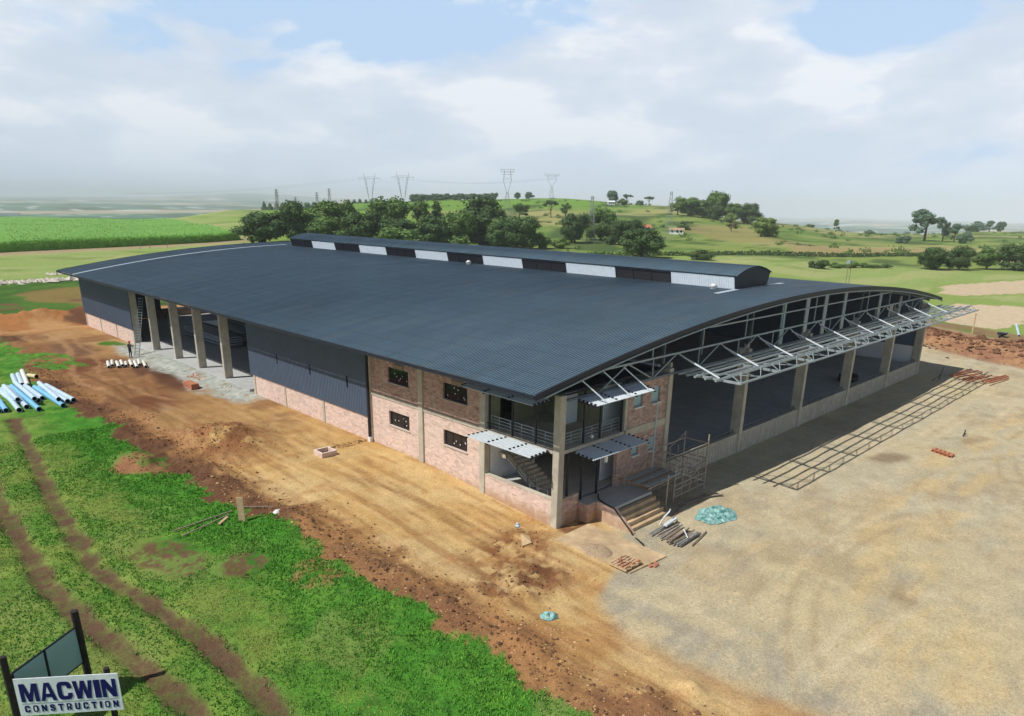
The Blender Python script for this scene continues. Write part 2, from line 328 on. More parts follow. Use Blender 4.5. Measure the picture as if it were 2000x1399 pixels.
def ground_h(X, Y, fine=True):
    X = np.asarray(X, float); Y = np.asarray(Y, float)
    D = np.hypot(X-CAMP.x, Y-CAMP.y)
    f = far_h(X, Y)
    f = f+(fbm(X, Y, 60, 3)-.5)*SS(250, 500, D)*2.2+(fbm(X, Y, 900, 4)-.5)*SS(1500, 5000, D)*46
    w = SS(120, 165, D)
    return near_h(X, Y, fine)*(1-w)+f*w
def gz(x, y): return float(ground_h(np.array([x]), np.array([y]))[0])

def axis(lo, hi, zones, far_lo, far_hi, g=1.05, gmax=1.12):
    a = [lo]
    while a[-1] < hi:
        x = a[-1]; st = next(s_ for (e, s_) in zones if x < e); a.append(x+st)
    b = []; x = lo; st = zones[0][1]
    while x > far_lo: st *= g; x -= st; b.append(x)
    c = []; x = a[-1]; st = zones[-1][1]
    while x < far_hi: st *= g; x += st; c.append(x)
    return np.array(b[::-1]+a+c)
xs = axis(-29, 100, [(-6, .17), (2, .3), (100, .75)], -16000, 17000, 1.045)
ys = axis(-22, 110, [(30, .19), (66, .32), (110, .7)], -9000, 17000, 1.045)
GX, GY = np.meshgrid(xs, ys); GX = GX.ravel(); GY = GY.ravel()
GZ = ground_h(GX, GY)
inside = (GX > .8) & (GX < 58.8) & (GY > .9) & (GY < 83.5); GZ[inside] = np.minimum(GZ[inside], -.35)

def lerp(a, b, w): return a*(1-w[:, None])+np.array(b)[None, :]*w[:, None] if not isinstance(b, np.ndarray) or b.ndim == 1 else a*(1-w[:, None])+b*w[:, None]
def poly_mask(X, Y, P, soft=None):
    ins = np.zeros(X.shape, bool); n = len(P)
    for i in range(n):
        x1, y1 = P[i]; x2, y2 = P[(i+1) % n]
        c = ((y1 > Y) != (y2 > Y)) & (X < (x2-x1)*(Y-y1)/((y2-y1) or 1e-9)+x1); ins ^= c
    return ins.astype(float)
def ground_color(X, Y):
    n = len(X); D = np.hypot(X-CAMP.x, Y-CAMP.y)
    f1 = fbm(X, Y, 1.1, 5, .6); f2 = fbm(X, Y, 5, 4); f3 = fbm(X, Y, 18, 3); fr = fbm(X+50, Y-20, .5, 4, .7)
    wx = X+(fbm(X, Y, 2.5, 3)-.5)*2.4; wy = Y+(fbm(X+90, Y+40, 2.5, 3)-.5)*2.4
    C = np.tile(np.array([.485, .31, .125]), (n, 1))                                  # tan subsoil
    C = lerp(C, (.54, .385, .18), SS(.42, .62, f2))
    C = lerp(C, (.40, .215, .085), SS(.55, .68, fbm(X*.35, Y, 1.6, 4))*.7)
    # wheel streaks along the road beside the building
    st = fbm(X*2.6, Y*.22, 1.0, 4, .6); C = lerp(C, (.60, .42, .20), SS(.55, .66, st)*.55*SS(-10.5, -8, X)); C = lerp(C, (.33, .17, .07), SS(.45, .36, st)*.6)
    dk = SS(14, 34, Y+(f2-.5)*16)*SS(100, 80, Y)
    C = lerp(C, (.31, .175, .075), dk*.65); C = lerp(C, (.20, .095, .045), dk*SS(.44, .58, f2)*.7)
    for off in (-9.1, -8.2, -6.2, -5.3, -3.4, -2.6):
        cu = X-(off+1.1*np.sin(Y/9.+off)+.5*np.sin(Y/3.7)); tread = .55+.45*(np.sin(Y*14) > 0)
        C = lerp(C, (.27, .15, .065), np.exp(-(cu/.16)**2)*SS(.40, .52, fbm(X, Y+off*9, 4, 3))*.7*tread*SS(70, 55, Y)*SS(-9, -3, Y))
    C = lerp(C, (.62, .46, .24), np.exp(-((X+7.6+1.6*np.sin(Y/11.))/.5)**2)*SS(.45, .55, f2)*.5)
    # reddish clods below the mound
    C = lerp(C, (.25, .11, .05), SS(1.3, .5, np.hypot((wx+8.2)/3.4, (wy-25)/5.5))*SS(.34, .55, fbm(X+7, Y+5, 1.1, 5, .65))*.9)
    # dark red-brown disturbed soil farther up
    C = lerp(C, (.155, .062, .032), SS(1.05, .6, np.hypot((wx+7.2)/6.4, (wy-50)/17))*(.6+.38*SS(.4, .6, f2)))
    C = lerp(C, (.105, .05, .032), SS(.95, .6, np.hypot((wx+3.6)/2.2, (wy-47)/8))*.85)
    C = lerp(C, (.14, .07, .045), SS(.95, .6, np.hypot((wx+7.5)/5, (wy-68)/7))*.8)
    C = lerp(C, (.40, .235, .12), SS(.55, .2, seg_dist(wx*.8+X*.2, wy*.8+Y*.2, [(-3, 90), (-6.5, 68), (-8.2, 60), (-9.9, 52), (-9.4, 45), (-9.7, 35), (-10, 24)]))*.55)
    C = lerp(C, (.38, .22, .11), SS(.4, .15, seg_dist(wx*.8+X*.2, wy*.8+Y*.2, [(-4, 78), (-5.5, 60), (-7.7, 52), (-7.2, 45), (-6, 38)]))*.5)
    # gravel apron along the open bays
    g = SS(-3.6, -2.2, wx-SS(45, 62, Y)*.4)*SS(32.5, 35.5, wy)*SS(70, 64, wy)*SS(1.5, .5, X)*SS(.30, .42, fr+.08)
    C = lerp(C, (.33, .355, .32), g); C = lerp(C, (.48, .49, .45), g*SS(.5, .62, fr)*.7)
    # damp red soil at the corner
    C = lerp(C, (.22, .10, .042), SS(1.1, .3, np.hypot((wx+3.6)/4.2, (wy+.2)/2.8))*SS(.40, .56, fbm(X, Y, .8, 5, .65)))
    C = lerp(C, (.19, .085, .04), SS(1.2, .4, np.hypot((wx+5.6)/3.2, (wy+2.8)/1.9))*SS(.36, .54, fbm(X+7, Y, .9, 5, .65)))
    C = lerp(C, (.18, .08, .04), SS(1.0, .7, np.hypot((wx-1)/1.2, (wy+.5)/.6))*.9)
    # brown berm
    e = X-xb(Y)
    C = lerp(C, (.34, .17, .07), SS(3.8, 1.6, e+(f1-.5)*3)*.75)
    C = lerp(C, (.105, .05, .03), SS(3.0, 1.3, e+(f1-.5)*3.0)*SS(-10, 12, Y)*(.35+.55*SS(.42, .58, f2)))
    C = lerp(C, (.20, .095, .05), SS(2.3, .8, e+(f1-.5)*2.6)*SS(8, -2, Y)*(.3+.5*SS(.42, .58, f2)))
    # pale yard
    ye = np.interp(Y, [-60, -30, -15, -12.6, -9, -6, -4.5, -3, -.5, 0], [2, -3, -5.9, -6.5, -6.4, -4.4, -1.2, .8, 2.4, 2.8])+(f2-.5)*3.0
    ya = SS(0, 1.6, X-ye)*SS(1.6, .6, Y-0*X)
    yd = np.tile(np.array([.465, .41, .285]), (n, 1))
    yd = lerp(yd, (.48, .405, .25), SS(.45, .62, f3)); yd = lerp(yd, (.40, .355, .25), SS(.5, .62, f2)*.6)
    yd = lerp(yd, (.33, .30, .235), SS(7.5, 2.5, X-ye)*SS(.38, .6, f1)*.75)
    yd = lerp(yd, (.30, .21, .12), SS(.60, .70, fbm(X+200, Y, 4.2, 4))*.35)
    st2 = fbm(X*.35+Y*.1, Y*1.1, 1.0, 4); yd = lerp(yd, (.54, .43, .26), SS(.52, .66, st2)*.4)
    tw = seg_dist(X, Y, [(-2, -25), (4, -17), (14, -13), (30, -12), (55, -14)]); yd = lerp(yd, (.53, .40, .2), SS(1.6, .6, np.abs(tw-1.2))*SS(.4, .6, st2)*.5)
    for rad_, ccx, ccy in ((14, 26, -26), (15.1, 26, -26), (22, 10, -34), (23.1, 10, -34), (9, 44, -16), (9.9, 44, -16), (30, 40, -44), (31.2, 40, -44)):
        cu = np.hypot(X-ccx, Y-ccy)-rad_; yd = lerp(yd, (.36, .28, .165), np.exp(-(cu/.2)**2)*SS(.40, .58, fbm(X, Y+rad_, 6, 3))*.6)
    for oy in (-5.2, -6.9, -9.4, -11.2, -14.0, -15.6): yd = lerp(yd, (.58, .50, .34), np.exp(-((Y-oy-.8*np.sin(X/8.+oy))/.22)**2)*SS(.42, .6, fbm(X*.4, Y+oy, 4, 3))*.5)
    yd = lerp(yd, (.29, .265, .22), SS(.60, .66, fbm(X*.7, Y*1.3+60, 1.4, 5, .65))*SS(26, 8, X)*.3)
    yd = lerp(yd, (.20, .14, .085), SS(1, .5, np.hypot((wx-28)/2.3, (wy+7.8)/1.3))*.7)
    yd = lerp(yd, (.24, .17, .10), SS(1, .5, np.hypot((wx-38)/2.0, (wy+10.5)/1.0))*.5)
    yd = lerp(yd, (.24, .17, .10), SS(1, .5, np.hypot((wx-6)/1.1, (wy+15.5)/.8))*.6)
    C = lerp(C, yd, ya); rt = SS(59.5, 60.5, X)*SS(-9, -7, Y); C = lerp(C, yd, np.maximum(0, rt))
    # turf strip
    gr = SS(.12, -.12, e+(fr-.5)*1.6+np.maximum(0, f1-.62)*9*SS(-3, 0, e))
    G = np.tile(np.array([.070, .215, .026]), (n, 1))
    G = lerp(G, (.11, .25, .035), SS(.42, .6, f1)); G = lerp(G, (.04, .13, .018), SS(.5, .38, fr)*.8)
    yel = SS(-14.5, -18, X+(f2-.5)*5)*SS(-8, 2, Y); G = lerp(G, (.19, .25, .055), yel*(.35+.5*SS(.38, .62, f1)))
    dry = SS(.57, .68, fbm(X+70, Y+10, 3.2, 4)); G = lerp(G, (.20, .25, .07), dry*.6)
    G = lerp(G, (.055, .22, .022), SS(-4.5, -.8, e)*SS(.42, .6, f2)*.6)
    br = SS(.85, .55, np.minimum(np.hypot((wx+17.1)/1.7, (wy-9.6)/3.2), np.hypot((wx+14.9)/1.8, (wy-6.3)/1.2)))*SS(.40, .52, fr)
    G = lerp(G, (.135, .072, .045), br*.9)
    pile = SS(1.15, .6, np.hypot((wx+13.7)/1.5, (wy-23.2)/2.7)); G = lerp(G, (.26, .13, .065), pile*SS(.34, .46, fr)); G = lerp(G, (.30, .17, .08), SS(1.1, .6, np.hypot((wx+12.9)/.9, (wy-3.2)/1.6))*SS(.4, .5, fr))
    for T_ in (TR1, TR2):
        sd = seg_dist(X, Y, T_)+(f1-.5)*.9; G = lerp(G, (.12, .07, .045), SS(.78, .38, sd+.16)*(.68+.3*SS(.4, .55, fr)))
    bank = poly_mask(wx, wy, [(-13, 54), (-8.5, 56), (-7, 65), (-12, 67)]); 
    C = lerp(C, G, gr)
    C = lerp(C, G, poly_mask(wx, wy, [(-11, 55.5), (-7.4, 57.5), (-7.4, 65), (-12, 68)])*SS(.35, .5, f1))
    C = lerp(C, (.06, .15, .02), SS(1, .6, np.hypot((wx+1.8)/1.3, (wy-68)/2.2)))
    # beyond the far end
    C = lerp(C, (.36, .16, .06), SS(80, 84, Y)*SS(60, 58, X)); C = lerp(C, (.13, .06, .035), SS(80, 84, Y)*SS(60, 58, X)*SS(.46, .36, fbm(X, Y, 4, 4)))
    C = lerp(C, (.44, .25, .11), SS(.45, .6, f2)*SS(80, 84, Y)*SS(60, 58, X)); C = lerp(C, (.07, .14, .025), SS(97, 99, wy)*SS(60, 58, X)); C = lerp(C, (.05, .055, .03), SS(97, 98, wy)*SS(102, 100, wy)*.6*SS(20, 16, X))
    far_g = np.tile(np.array([.075, .155, .025]), (n, 1)); far_g = lerp(far_g, (.05, .12, .02), SS(.45, .6, f2)); far_g = lerp(far_g, (.3, .16, .07), SS(.62, .7, f3)*.6)
    C = lerp(C, far_g, SS(103, 106, wy))
    C = lerp(C, (.16, .09, .05), SS(105, 107, wy)*SS(116, 113, wy)*SS(.5, .56, f2))
    mown = np.tile(np.array([.25, .33, .10]), (n, 1)); mown = lerp(mown, (.34, .36, .15), SS(.4, .65, fbm(X*.3, Y, 9, 4))*.8); mown = lerp(mown, (.13, .22, .04), SS(.58, .7, f3)*.6)
    C = lerp(C, mown, SS(152, 156, Y+(f2-.5)*4))
    trk = Y-np.interp(X, [-200, 18, 60, 103], [226, 232, 247, 263])
    C = lerp(C, (.36, .28, .17), SS(-1, 3, trk)*SS(36, 30, trk)*SS(130, 118, X))
    # right of the building
    ro = X-60
    rc = np.tile(np.array([.25, .16, .085]), (n, 1)); rc = lerp(rc, (.17, .2, .06), SS(.48, .58, f2))
    far_r = SS(88, 92, X-Y*.25)*SS(250, 200, Y)*SS(-40, -10, X-Y)
    bkm = SS(74, 76, wx-Y*.15)*SS(95, 91, wx-Y*.15)*SS(40, 20, Y)
    C = lerp(C, (.30, .155, .09), bkm)
    C = lerp(C, (.42, .25, .12), bkm*SS(.5, .62, f1)*.7)
    C = lerp(C, rc, SS(92, 95, wx-Y*.15)*SS(60, 40, Y))
    q = X-Y*.85
    C = lerp(C, (.23, .31, .08), SS(100, 103, X-Y*.1)*SS(200, 150, Y-X*.5))
    C = lerp(C, (.55, .44, .30), poly_mask(wx, wy, [(101, 9), (110, 12), (136, 17), (142, 6), (124, 1), (104, 2)]))
    C = lerp(C, (.52, .42, .28), poly_mask(wx, wy, [(153, 24), (172, 29), (250, 10), (240, 0), (174, 11), (152, 20)]))
    C = lerp(C, mown, SS(145, 150, X-Y*.2)*SS(.0, .2, X/200)*SS(.62, .52, (Y/np.maximum(X, 1)))*(1-poly_mask(wx, wy, [(150, 26), (172, 31), (250, 12), (240, -4), (174, 8), (150, 18)])))
    # hillside
    hill = SS(255, 275, D)*SS(-.40, -.30, -np.tan(np.clip(np.arctan2(Y-CAMP.y, X-CAMP.x)-YAW, -1.2, 1.2)))
    h1 = fbm(X, Y, 30, 4); h2 = fbm(X+400, Y, 70, 3)
    H = np.tile(np.array([.21, .27, .07]), (n, 1)); H = lerp(H, (.12, .20, .045), SS(.45, .6, h1)); H = lerp(H, (.33, .31, .13), SS(.5, .62, h2)*.85)
    H = lerp(H, (.05, .10, .025), SS(.62, .68, fbm(X+900, Y, 9, 4))*.8)
    az = -np.tan(np.clip(np.arctan2(Y-CAMP.y, X-CAMP.x)-YAW, -1.2, 1.2))
    H = lerp(H, (.13, .27, .04), SS(-.10, -.17, az)*.95); H = lerp(H, (.22, .30, .05), SS(-.10, -.17, az)*SS(.5, .6, fbm(X*.2, Y, 40, 3))*.7)
    H = lerp(H, (.15, .28, .04), SS(560, 640, D)*SS(.2, .1, az))
    H = lerp(H, (.05, .09, .03), SS(.63, .66, fbm(X*.25+Y*.25+70, Y-X+300, 26, 3))*.8)
    H = lerp(H, (.33, .26, .12), poly_mask(X, Y, [(286, 121), (230, 93), (292, 66), (345, 84)])*.85)
    H = lerp(H, (.30, .25, .10), poly_mask(X, Y, [(384, 231), (462, 236), (330, 150), (282, 115), (280, 150), (330, 205)])*.7)
    H = lerp(H, (.035, .075, .02), SS(2.2, 1.2, seg_dist(X, Y, [(172, 128), (186, 118), (214, 100), (228, 91), (288, 67), (330, 52)])))
    C = lerp(C, H, hill)
    # plain far away, bluish distance haze put into the field colours
    fw = SS(950, 1300, D); cell = fbm(X*.45+Y*.1, Y*.8-X*.3, 420, 2, .5); c2_ = fbm(X, Y*1.4, 160, 3)
    F = np.tile(np.array([.085, .17, .12]), (n, 1)); F = lerp(F, (.16, .27, .17), SS(.50, .53, cell)); F = lerp(F, (.045, .085, .04), SS(.52, .58, c2_)*.9)
    F = lerp(F, (.45, .36, .26), SS(.62, .64, cell)*.8); F = lerp(F, (.6, .6, .6), SS(.70, .72, fbm(X+333, Y*.6, 90, 3))*.8)
    C = lerp(C, F, fw)
    return np.clip(C, 0, 1)
GC = ground_color(GX, GY)
nx, ny = len(xs), len(ys)
idx = np.arange(nx*ny).reshape(ny, nx)
quads = np.stack([idx[:-1, :-1], idx[:-1, 1:], idx[1:, 1:], idx[1:, :-1]], -1).reshape(-1, 4)
me = bpy.data.meshes.new('ground')
me.vertices.add(nx*ny); me.vertices.foreach_set('co', np.stack([GX, GY, GZ], 1).astype(np.float32).ravel())
me.loops.add(quads.size); me.loops.foreach_set('vertex_index', quads.ravel().astype(np.int32))
me.polygons.add(len(quads)); me.polygons.foreach_set('loop_start', np.arange(0, quads.size, 4, dtype=np.int32)); me.polygons.foreach_set('loop_total', np.full(len(quads), 4, np.int32))
me.polygons.foreach_set('use_smooth', np.ones(len(quads), bool))
me.update(); me.validate()
at = me.attributes.new('soil', 'FLOAT_COLOR', 'POINT'); at.data.foreach_set('color', np.concatenate([GC, np.ones((len(GC), 1))], 1).astype(np.float32).ravel())
gm = bpy.data.materials.new('ground_cover'); gm.use_nodes = True; t = gm.node_tree; b = t.nodes['Principled BSDF']
b.inputs['Roughness'].default_value = 0.95; b.inputs['Specular IOR Level'].default_value = 0.08
a_ = N(t, 'ShaderNodeAttribute', attribute_name='soil'); g_ = N(t, 'ShaderNodeNewGeometry')
na = N(t, 'ShaderNodeTexNoise', i_Scale=7.0, i_Detail=7.0, i_Roughness=0.7); L(t, g_.outputs['Position'], na.inputs['Vector'])
nb = N(t, 'ShaderNodeTexNoise', i_Scale=0.9, i_Detail=5.0, i_Roughness=0.6); L(t, g_.outputs['Position'], nb.inputs['Vector'])
va = ramp(t, na.outputs['Fac'], [(0.34, 0.80), (0.5, 1.0), (0.68, 1.16)]).outputs[0]
vb = ramp(t, nb.outputs['Fac'], [(0.34, 0.90), (0.66, 1.08)]).outputs[0]
c_ = mix(t, 1.0, mix(t, 1.0, a_.outputs['Color'], va, 'MULTIPLY'), vb, 'MULTIPLY')
nc = N(t, 'ShaderNodeTexNoise', i_Scale=19.0, i_Detail=3.0, i_Roughness=0.8); L(t, g_.outputs['Position'], nc.inputs['Vector'])
c_ = mix(t, 1.0, c_, ramp(t, nc.outputs['Fac'], [(0.36, 0.74), (0.5, 1.0), (0.64, 1.24)]).outputs[0], 'MULTIPLY')
L(t, c_, b.inputs['Base Color'])
bp = N(t, 'ShaderNodeBump', i_Strength=0.5, i_Distance=0.06); L(t, na.outputs['Fac'], bp.inputs['Height']); L(t, bp.outputs[0], b.inputs['Normal'])
me.materials.append(gm)
go = bpy.data.objects.new('ground', me); COL.objects.link(go); tag(go, kind='structure')

# ------------------------------------------------------------------ the warehouse
WX, LY = 59.5, 84.0
XC, ZA, KR = 29.75, 10.07, 360.0
def rz(x): return ZA-(x-XC)**2/KR
wh = empty('warehouse', (0, 0, 0), 'huge unfinished warehouse with an arched dark blue-grey sheet roof and brick office corner', 'warehouse')
COLY = [0, 5.83, 11.7, 17.52, 23.8, 29.8, 35.6, 41.45, 47.38, 53.36, 59.7, 65.6]
# roof sheeting: real trapezoidal ribs along the arch
def ribbed_arc(x0, x1, nseg, y0, y1, pitch, dep, zf):
    xx = np.linspace(x0, x1, nseg+1); prof = []
    y = y0
    while y < y1-1e-6:
        for dy, h in ((0, 0), (pitch*.62, 0), (pitch*.66, dep), (pitch*.90, dep)): prof.append((min(y+dy, y1), h))
        y += pitch
    prof.append((y1, 0)); P = np.array(prof); n = len(P)
    V = np.zeros((nseg+1, n, 3)); V[:, :, 0] = xx[:, None]; V[:, :, 1] = P[None, :, 0]; V[:, :, 2] = zf(xx)[:, None]+P[None, :, 1]
    i = np.arange((nseg+1)*n).reshape(nseg+1, n); F_ = np.stack([i[:-1, :-1], i[1:, :-1], i[1:, 1:], i[:-1, 1:]], -1).reshape(-1, 4)
    mb = MB(); mb.v = [tuple(q) for q in V.reshape(-1, 3).tolist()]; mb.f = [tuple(q) for q in F_.tolist()]
    return mb
roof = ribbed_arc(-2.3, 61.8, 56, -.3, 84.6, .21, .034, rz).build('roof', 'roof', wh)
m = MB()
XS = np.linspace(-2.3, 61.8, 57)
for a, b2 in zip(XS[:-1], XS[1:]):
    for y0, y1, zt, zb in ((-.36, -.31, .06, -.26), (84.61, 84.66, .06, -.26)):
        m.hexa([(a, y0, rz(a)+zb), (b2, y0, rz(b2)+zb), (b2, y1, rz(b2)+zb), (a, y1, rz(a)+zb)], [(a, y0, rz(a)+zt), (b2, y0, rz(b2)+zt), (b2, y1, rz(b2)+zt), (a, y1, rz(a)+zt)])
m.box(-2.37, -.3, rz(-2.3)-.2, -2.31, 84.6, rz(-2.3)-.015); m.box(61.81, -.3, rz(61.8)-.2, 61.87, 84.6, rz(61.8)-.015)
m.build('fascia', 'dark_trim', wh)
m = MB()
for a, b2 in zip(XS[:-1], XS[1:]):
    a_2, b_2 = max(a, -1.7), b2
    if b_2 < -1.7: continue
    m.bar((a_2, -.40, rz(a_2)-.30), (b_2, -.40, rz(b_2)-.30), .07, .07)
m.build('edge_trim', 'galv', wh)
m = MB()
for a, b2 in zip(XS[:-1], XS[1:]):
    if a > 25.2 and b2 < 32:
        if m.v: m.build('roof_joint_strip', 'pale_trim', wh)
        m = MB(); continue
    m.hexa([(a, 77.2, rz(a)+.042), (b2, 77.2, rz(b2)+.042), (b2, 77.75, rz(b2)+.042), (a, 77.75, rz(a)+.042)], [(a, 77.2, rz(a)+.07), (b2, 77.2, rz(b2)+.07), (b2, 77.75, rz(b2)+.07), (a, 77.75, rz(a)+.07)])
m.build('roof_joint_strip', 'pale_trim', wh)
for a, b2 in ((22.6, 25.6), (30.6, 33.4)):
    m = MB(); m.hexa([(a, 4.35, rz(a)+.045), (b2, 4.35, rz(b2)+.045), (b2, 4.8, rz(b2)+.045), (a, 4.8, rz(a)+.045)], [(a, 4.35, rz(a)+.075), (b2, 4.35, rz(b2)+.075), (b2, 4.8, rz(b2)+.075), (a, 4.8, rz(a)+.075)]); m.build('ridge_flashing', 'pale_trim', wh)
for vx, vy in ((24.9, 6.2), (25.0, 35.5)):
    m = MB(); z0 = rz(vx); m.tube((vx, vy, z0), (vx, vy, z0+.22), .24, n=12); m.tube((vx, vy, z0+.22), (vx, vy, z0+.42), .34, .12, n=12)
    m.build('roof_vent', 'pipewhite', wh, True)
# ridge monitor
MX0, MX1, ME = 25.9, 31.3, 11.0
mon = bpy.data.objects.new('ridge_monitor', None); COL.objects.link(mon); mon.parent = wh
def mz(x): return 11.72-((x-28.6)/3.15)**2*.72
rm = ribbed_arc(25.62, 31.6, 16, 4.7, 75.2, .21, .04, mz); rm.build('monitor_roof', 'roof', mon)
m = MB(); pts = [(25.98, 9.95), (25.7, ME-.05)]+[(x, mz(x)-.05) for x in np.linspace(25.6, 31.6, 15)]+[(31.45, ME-.05), (31.1, 9.95)]
n = len(pts)
for yy in (4.86, 75.0):
    m = MB(); m.add([(x, yy, zz) for x, zz in pts]+[(x, yy+.08, zz) for x, zz in pts], [tuple(range(n)), tuple(range(2*n-1, n-1, -1))]+[(k, k+n, (k+1) % n+n, (k+1) % n) for k in range(n)]); m.build('monitor_end_panel', 'dark_trim', mon)
L0, L1 = 4.94, 75.0; pw = (L1-L0)/12
for sd in (0, 1):
    bx, tx = ((25.98, 25.72) if sd == 0 else (31.1, 31.4))
    for k in range(12):
        y0, y1 = L0+k*pw, L0+(k+1)*pw
        if k % 2 == 0:
            m = MB(); y = y0; c = []
            while y < y1-1e-6:
                for dy, o in ((0, 0), (.1, 0), (.12, .03), (.18, .03)): c.append((min(y+dy, y1), o))
                y += .2
            c.append((y1, 0)); s_ = -1 if sd == 0 else 1
            vs = [(bx+s_*o, yy, 9.9) for yy, o in c]+[(tx+s_*o, yy, 10.98) for yy, o in c]; q = len(c)
            m.add(vs, [(i, i+1, q+i+1, q+i) for i in range(q-1)]); m.build('white_side_panel', 'white', mon)
        else:
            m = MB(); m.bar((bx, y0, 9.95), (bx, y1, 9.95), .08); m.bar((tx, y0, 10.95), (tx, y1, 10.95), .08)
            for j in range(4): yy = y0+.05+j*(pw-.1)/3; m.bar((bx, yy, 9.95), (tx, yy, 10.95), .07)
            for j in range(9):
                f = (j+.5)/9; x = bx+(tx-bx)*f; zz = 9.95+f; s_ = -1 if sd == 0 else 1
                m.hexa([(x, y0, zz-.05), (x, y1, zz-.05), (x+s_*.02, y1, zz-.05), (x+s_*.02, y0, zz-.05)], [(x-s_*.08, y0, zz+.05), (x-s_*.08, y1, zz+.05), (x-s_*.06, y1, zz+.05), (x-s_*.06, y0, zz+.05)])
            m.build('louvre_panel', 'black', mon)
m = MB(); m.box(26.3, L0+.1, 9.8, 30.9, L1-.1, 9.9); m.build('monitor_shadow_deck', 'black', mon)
# floor slab and plinths
m = MB(); m.box(.5, .6, -.6, 58.9, 83.6, .3); m.box(-.15, 36.2, -.5, .5, 65.2, .3); m.build('floor_slab', 'slab', wh)
# columns
def column(x0, y0, x1, y1, z0, z1, name='column'):
    m = MB(); c = .025
    v = []
    for z_ in (z0, z1):
        v += [(x0+c, y0, z_), (x1-c, y0, z_), (x1, y0+c, z_), (x1, y1-c, z_), (x1-c, y1, z_), (x0+c, y1, z_), (x0, y1-c, z_), (x0, y0+c, z_)]
    m.add(v, [tuple(range(8))[::-1], tuple(range(8, 16))]+[(k, (k+1) % 8, 8+(k+1) % 8, 8+k) for k in range(8)])
    return m.build(name, 'concrete', wh)
for k, y in enumerate(COLY):
    if k in (4, 5, 6): continue
    if k < 4: column(0, y, .46, y+.46, -1.3, 6.72 if k == 0 else 6.9)
    else: column(0, y, .78, y+.36, -.4, 7.0)
for x in (10.0, 19.85, 29.75, 39.65, 49.6): column(x, 0, x+.42, .8, -1.6, 6.75)
column(59.1, 0, 59.5, .8, -1.6, 6.75)
for x in (10.2, 19.85, 29.75, 39.65, 49.6):
    m = MB(); m.box(x+.1, .2, 6.75, x+.32, .5, 7.05); m.build('column_stub', 'concrete', wh)
for yy in (24, 48, 71):
    for x in (19.85, 39.65): column(x, yy, x+.4, yy+.5, .3, rz(x)-.6, 'inner_column')
# brick walls, office part of the long side
def wall_y(name, x0, x1, y0, y1, z0, z1, holes, material):   # wall in the plane of Y and Z
    m = MB(); yb = sorted({y0, y1, *[h[0] for h in holes], *[h[1] for h in holes]}); zb = sorted({z0, z1, *[h[2] for h in holes], *[h[3] for h in holes]})
    for a, b2 in zip(yb[:-1], yb[1:]):
        for c, e in zip(zb[:-1], zb[1:]):
            my, mzz = (a+b2)/2, (c+e)/2
            if any(h[0] < my < h[1] and h[2] < mzz < h[3] for h in holes): continue
            m.box(x0, a, c, x1, b2, e)
    return m.build(name, material, wh)
def wall_x(name, y0, y1, x0, x1, z0, z1, holes, material):
    m = MB(); xb_ = sorted({x0, x1, *[h[0] for h in holes], *[h[1] for h in holes]}); zb = sorted({z0, z1, *[h[2] for h in holes], *[h[3] for h in holes]})
    for a, b2 in zip(xb_[:-1], xb_[1:]):
        for c, e in zip(zb[:-1], zb[1:]):
            mx, mzz = (a+b2)/2, (c+e)/2
            if any(h[0] < mx < h[1] and h[2] < mzz < h[3] for h in holes): continue
            m.box(a, y0, c, b2, y1, e)
    return m.build(name, material, wh)
def window_y(x, y0, y1, z0, z1, panes, lower):
    m = MB(); f = .055
    m.box(x, y0, z0, x+.06, y1, z0+f); m.box(x, y0, z1-f, x+.06, y1, z1); m.box(x, y0, z0+f, x+.06, y0+f, z1-f); m.box(x, y1-f, z0+f, x+.06, y1, z1-f)
    for k in range(1, panes): yy = y0+(y1-y0)*k/panes; m.box(x, yy-.025, z0+f, x+.06, yy+.025, z1-f)
    w = m.build('window', 'black', wh)
    g = MB(); g.box(x+.02, y0+f+.002, z0+f+.002, x+.035, y1-f-.002, z1-f-.002); g.build('pane', 'glass', w)
    for k in range(5 if lower else 6):
        yy = y0+.25+random.random()*(y1-y0-.5); zz = z0+.2+random.random()*(z1-z0-.4); s_ = MB(); s_.box(x+.008, yy-.03, zz-.04, x+.018, yy+.03, zz+.04); s_.build('protective_tape', 'sticker', w)
    s2 = MB(); s2.box(x-.19, y0-.05, z0-.06, x+.06, y1+.05, z0-.004); s2.build('sill', 'concrete', w)
for y0, y1, wy0, wy1 in ((6.29, 11.7, 7.48, 9.73), (12.16, 17.52, 13.25, 15.52)):
    wall_y('ground_floor_wall', .12, .35, y0, y1, -1.2, 3.45, [(wy0, wy1, 1.7, 2.72)], 'lit_brick')
    wall_y('upper_wall', .12, .35, y0, y1, 3.66, 7.1, [(wy0, wy1, 4.7, 5.73)], 'shaded_brick')
    m = MB(); m.box(.075, y0, 3.45, .36, y1, 3.66); m.build('ring_beam', 'concrete', wh)
    window_y(.25, wy0, wy1, 1.7, 2.72, 3, True); window_y(.25, wy0, wy1, 4.7, 5.73, 3, False)
for yy in (9.0, 14.9): MB().box(-.0, yy-1.2, 5.76, .11, yy-.2, 6.05).build('window_head_board', 'oldwood', wh)
wall_y('corner_plinth', .06, .30, .46, 5.83, -1.3, .80, [], 'lit_brick')
m = MB(); m.box(.04, .46, .802, .34, 5.83, .85); m.build('plinth_coping', 'concrete', wh)
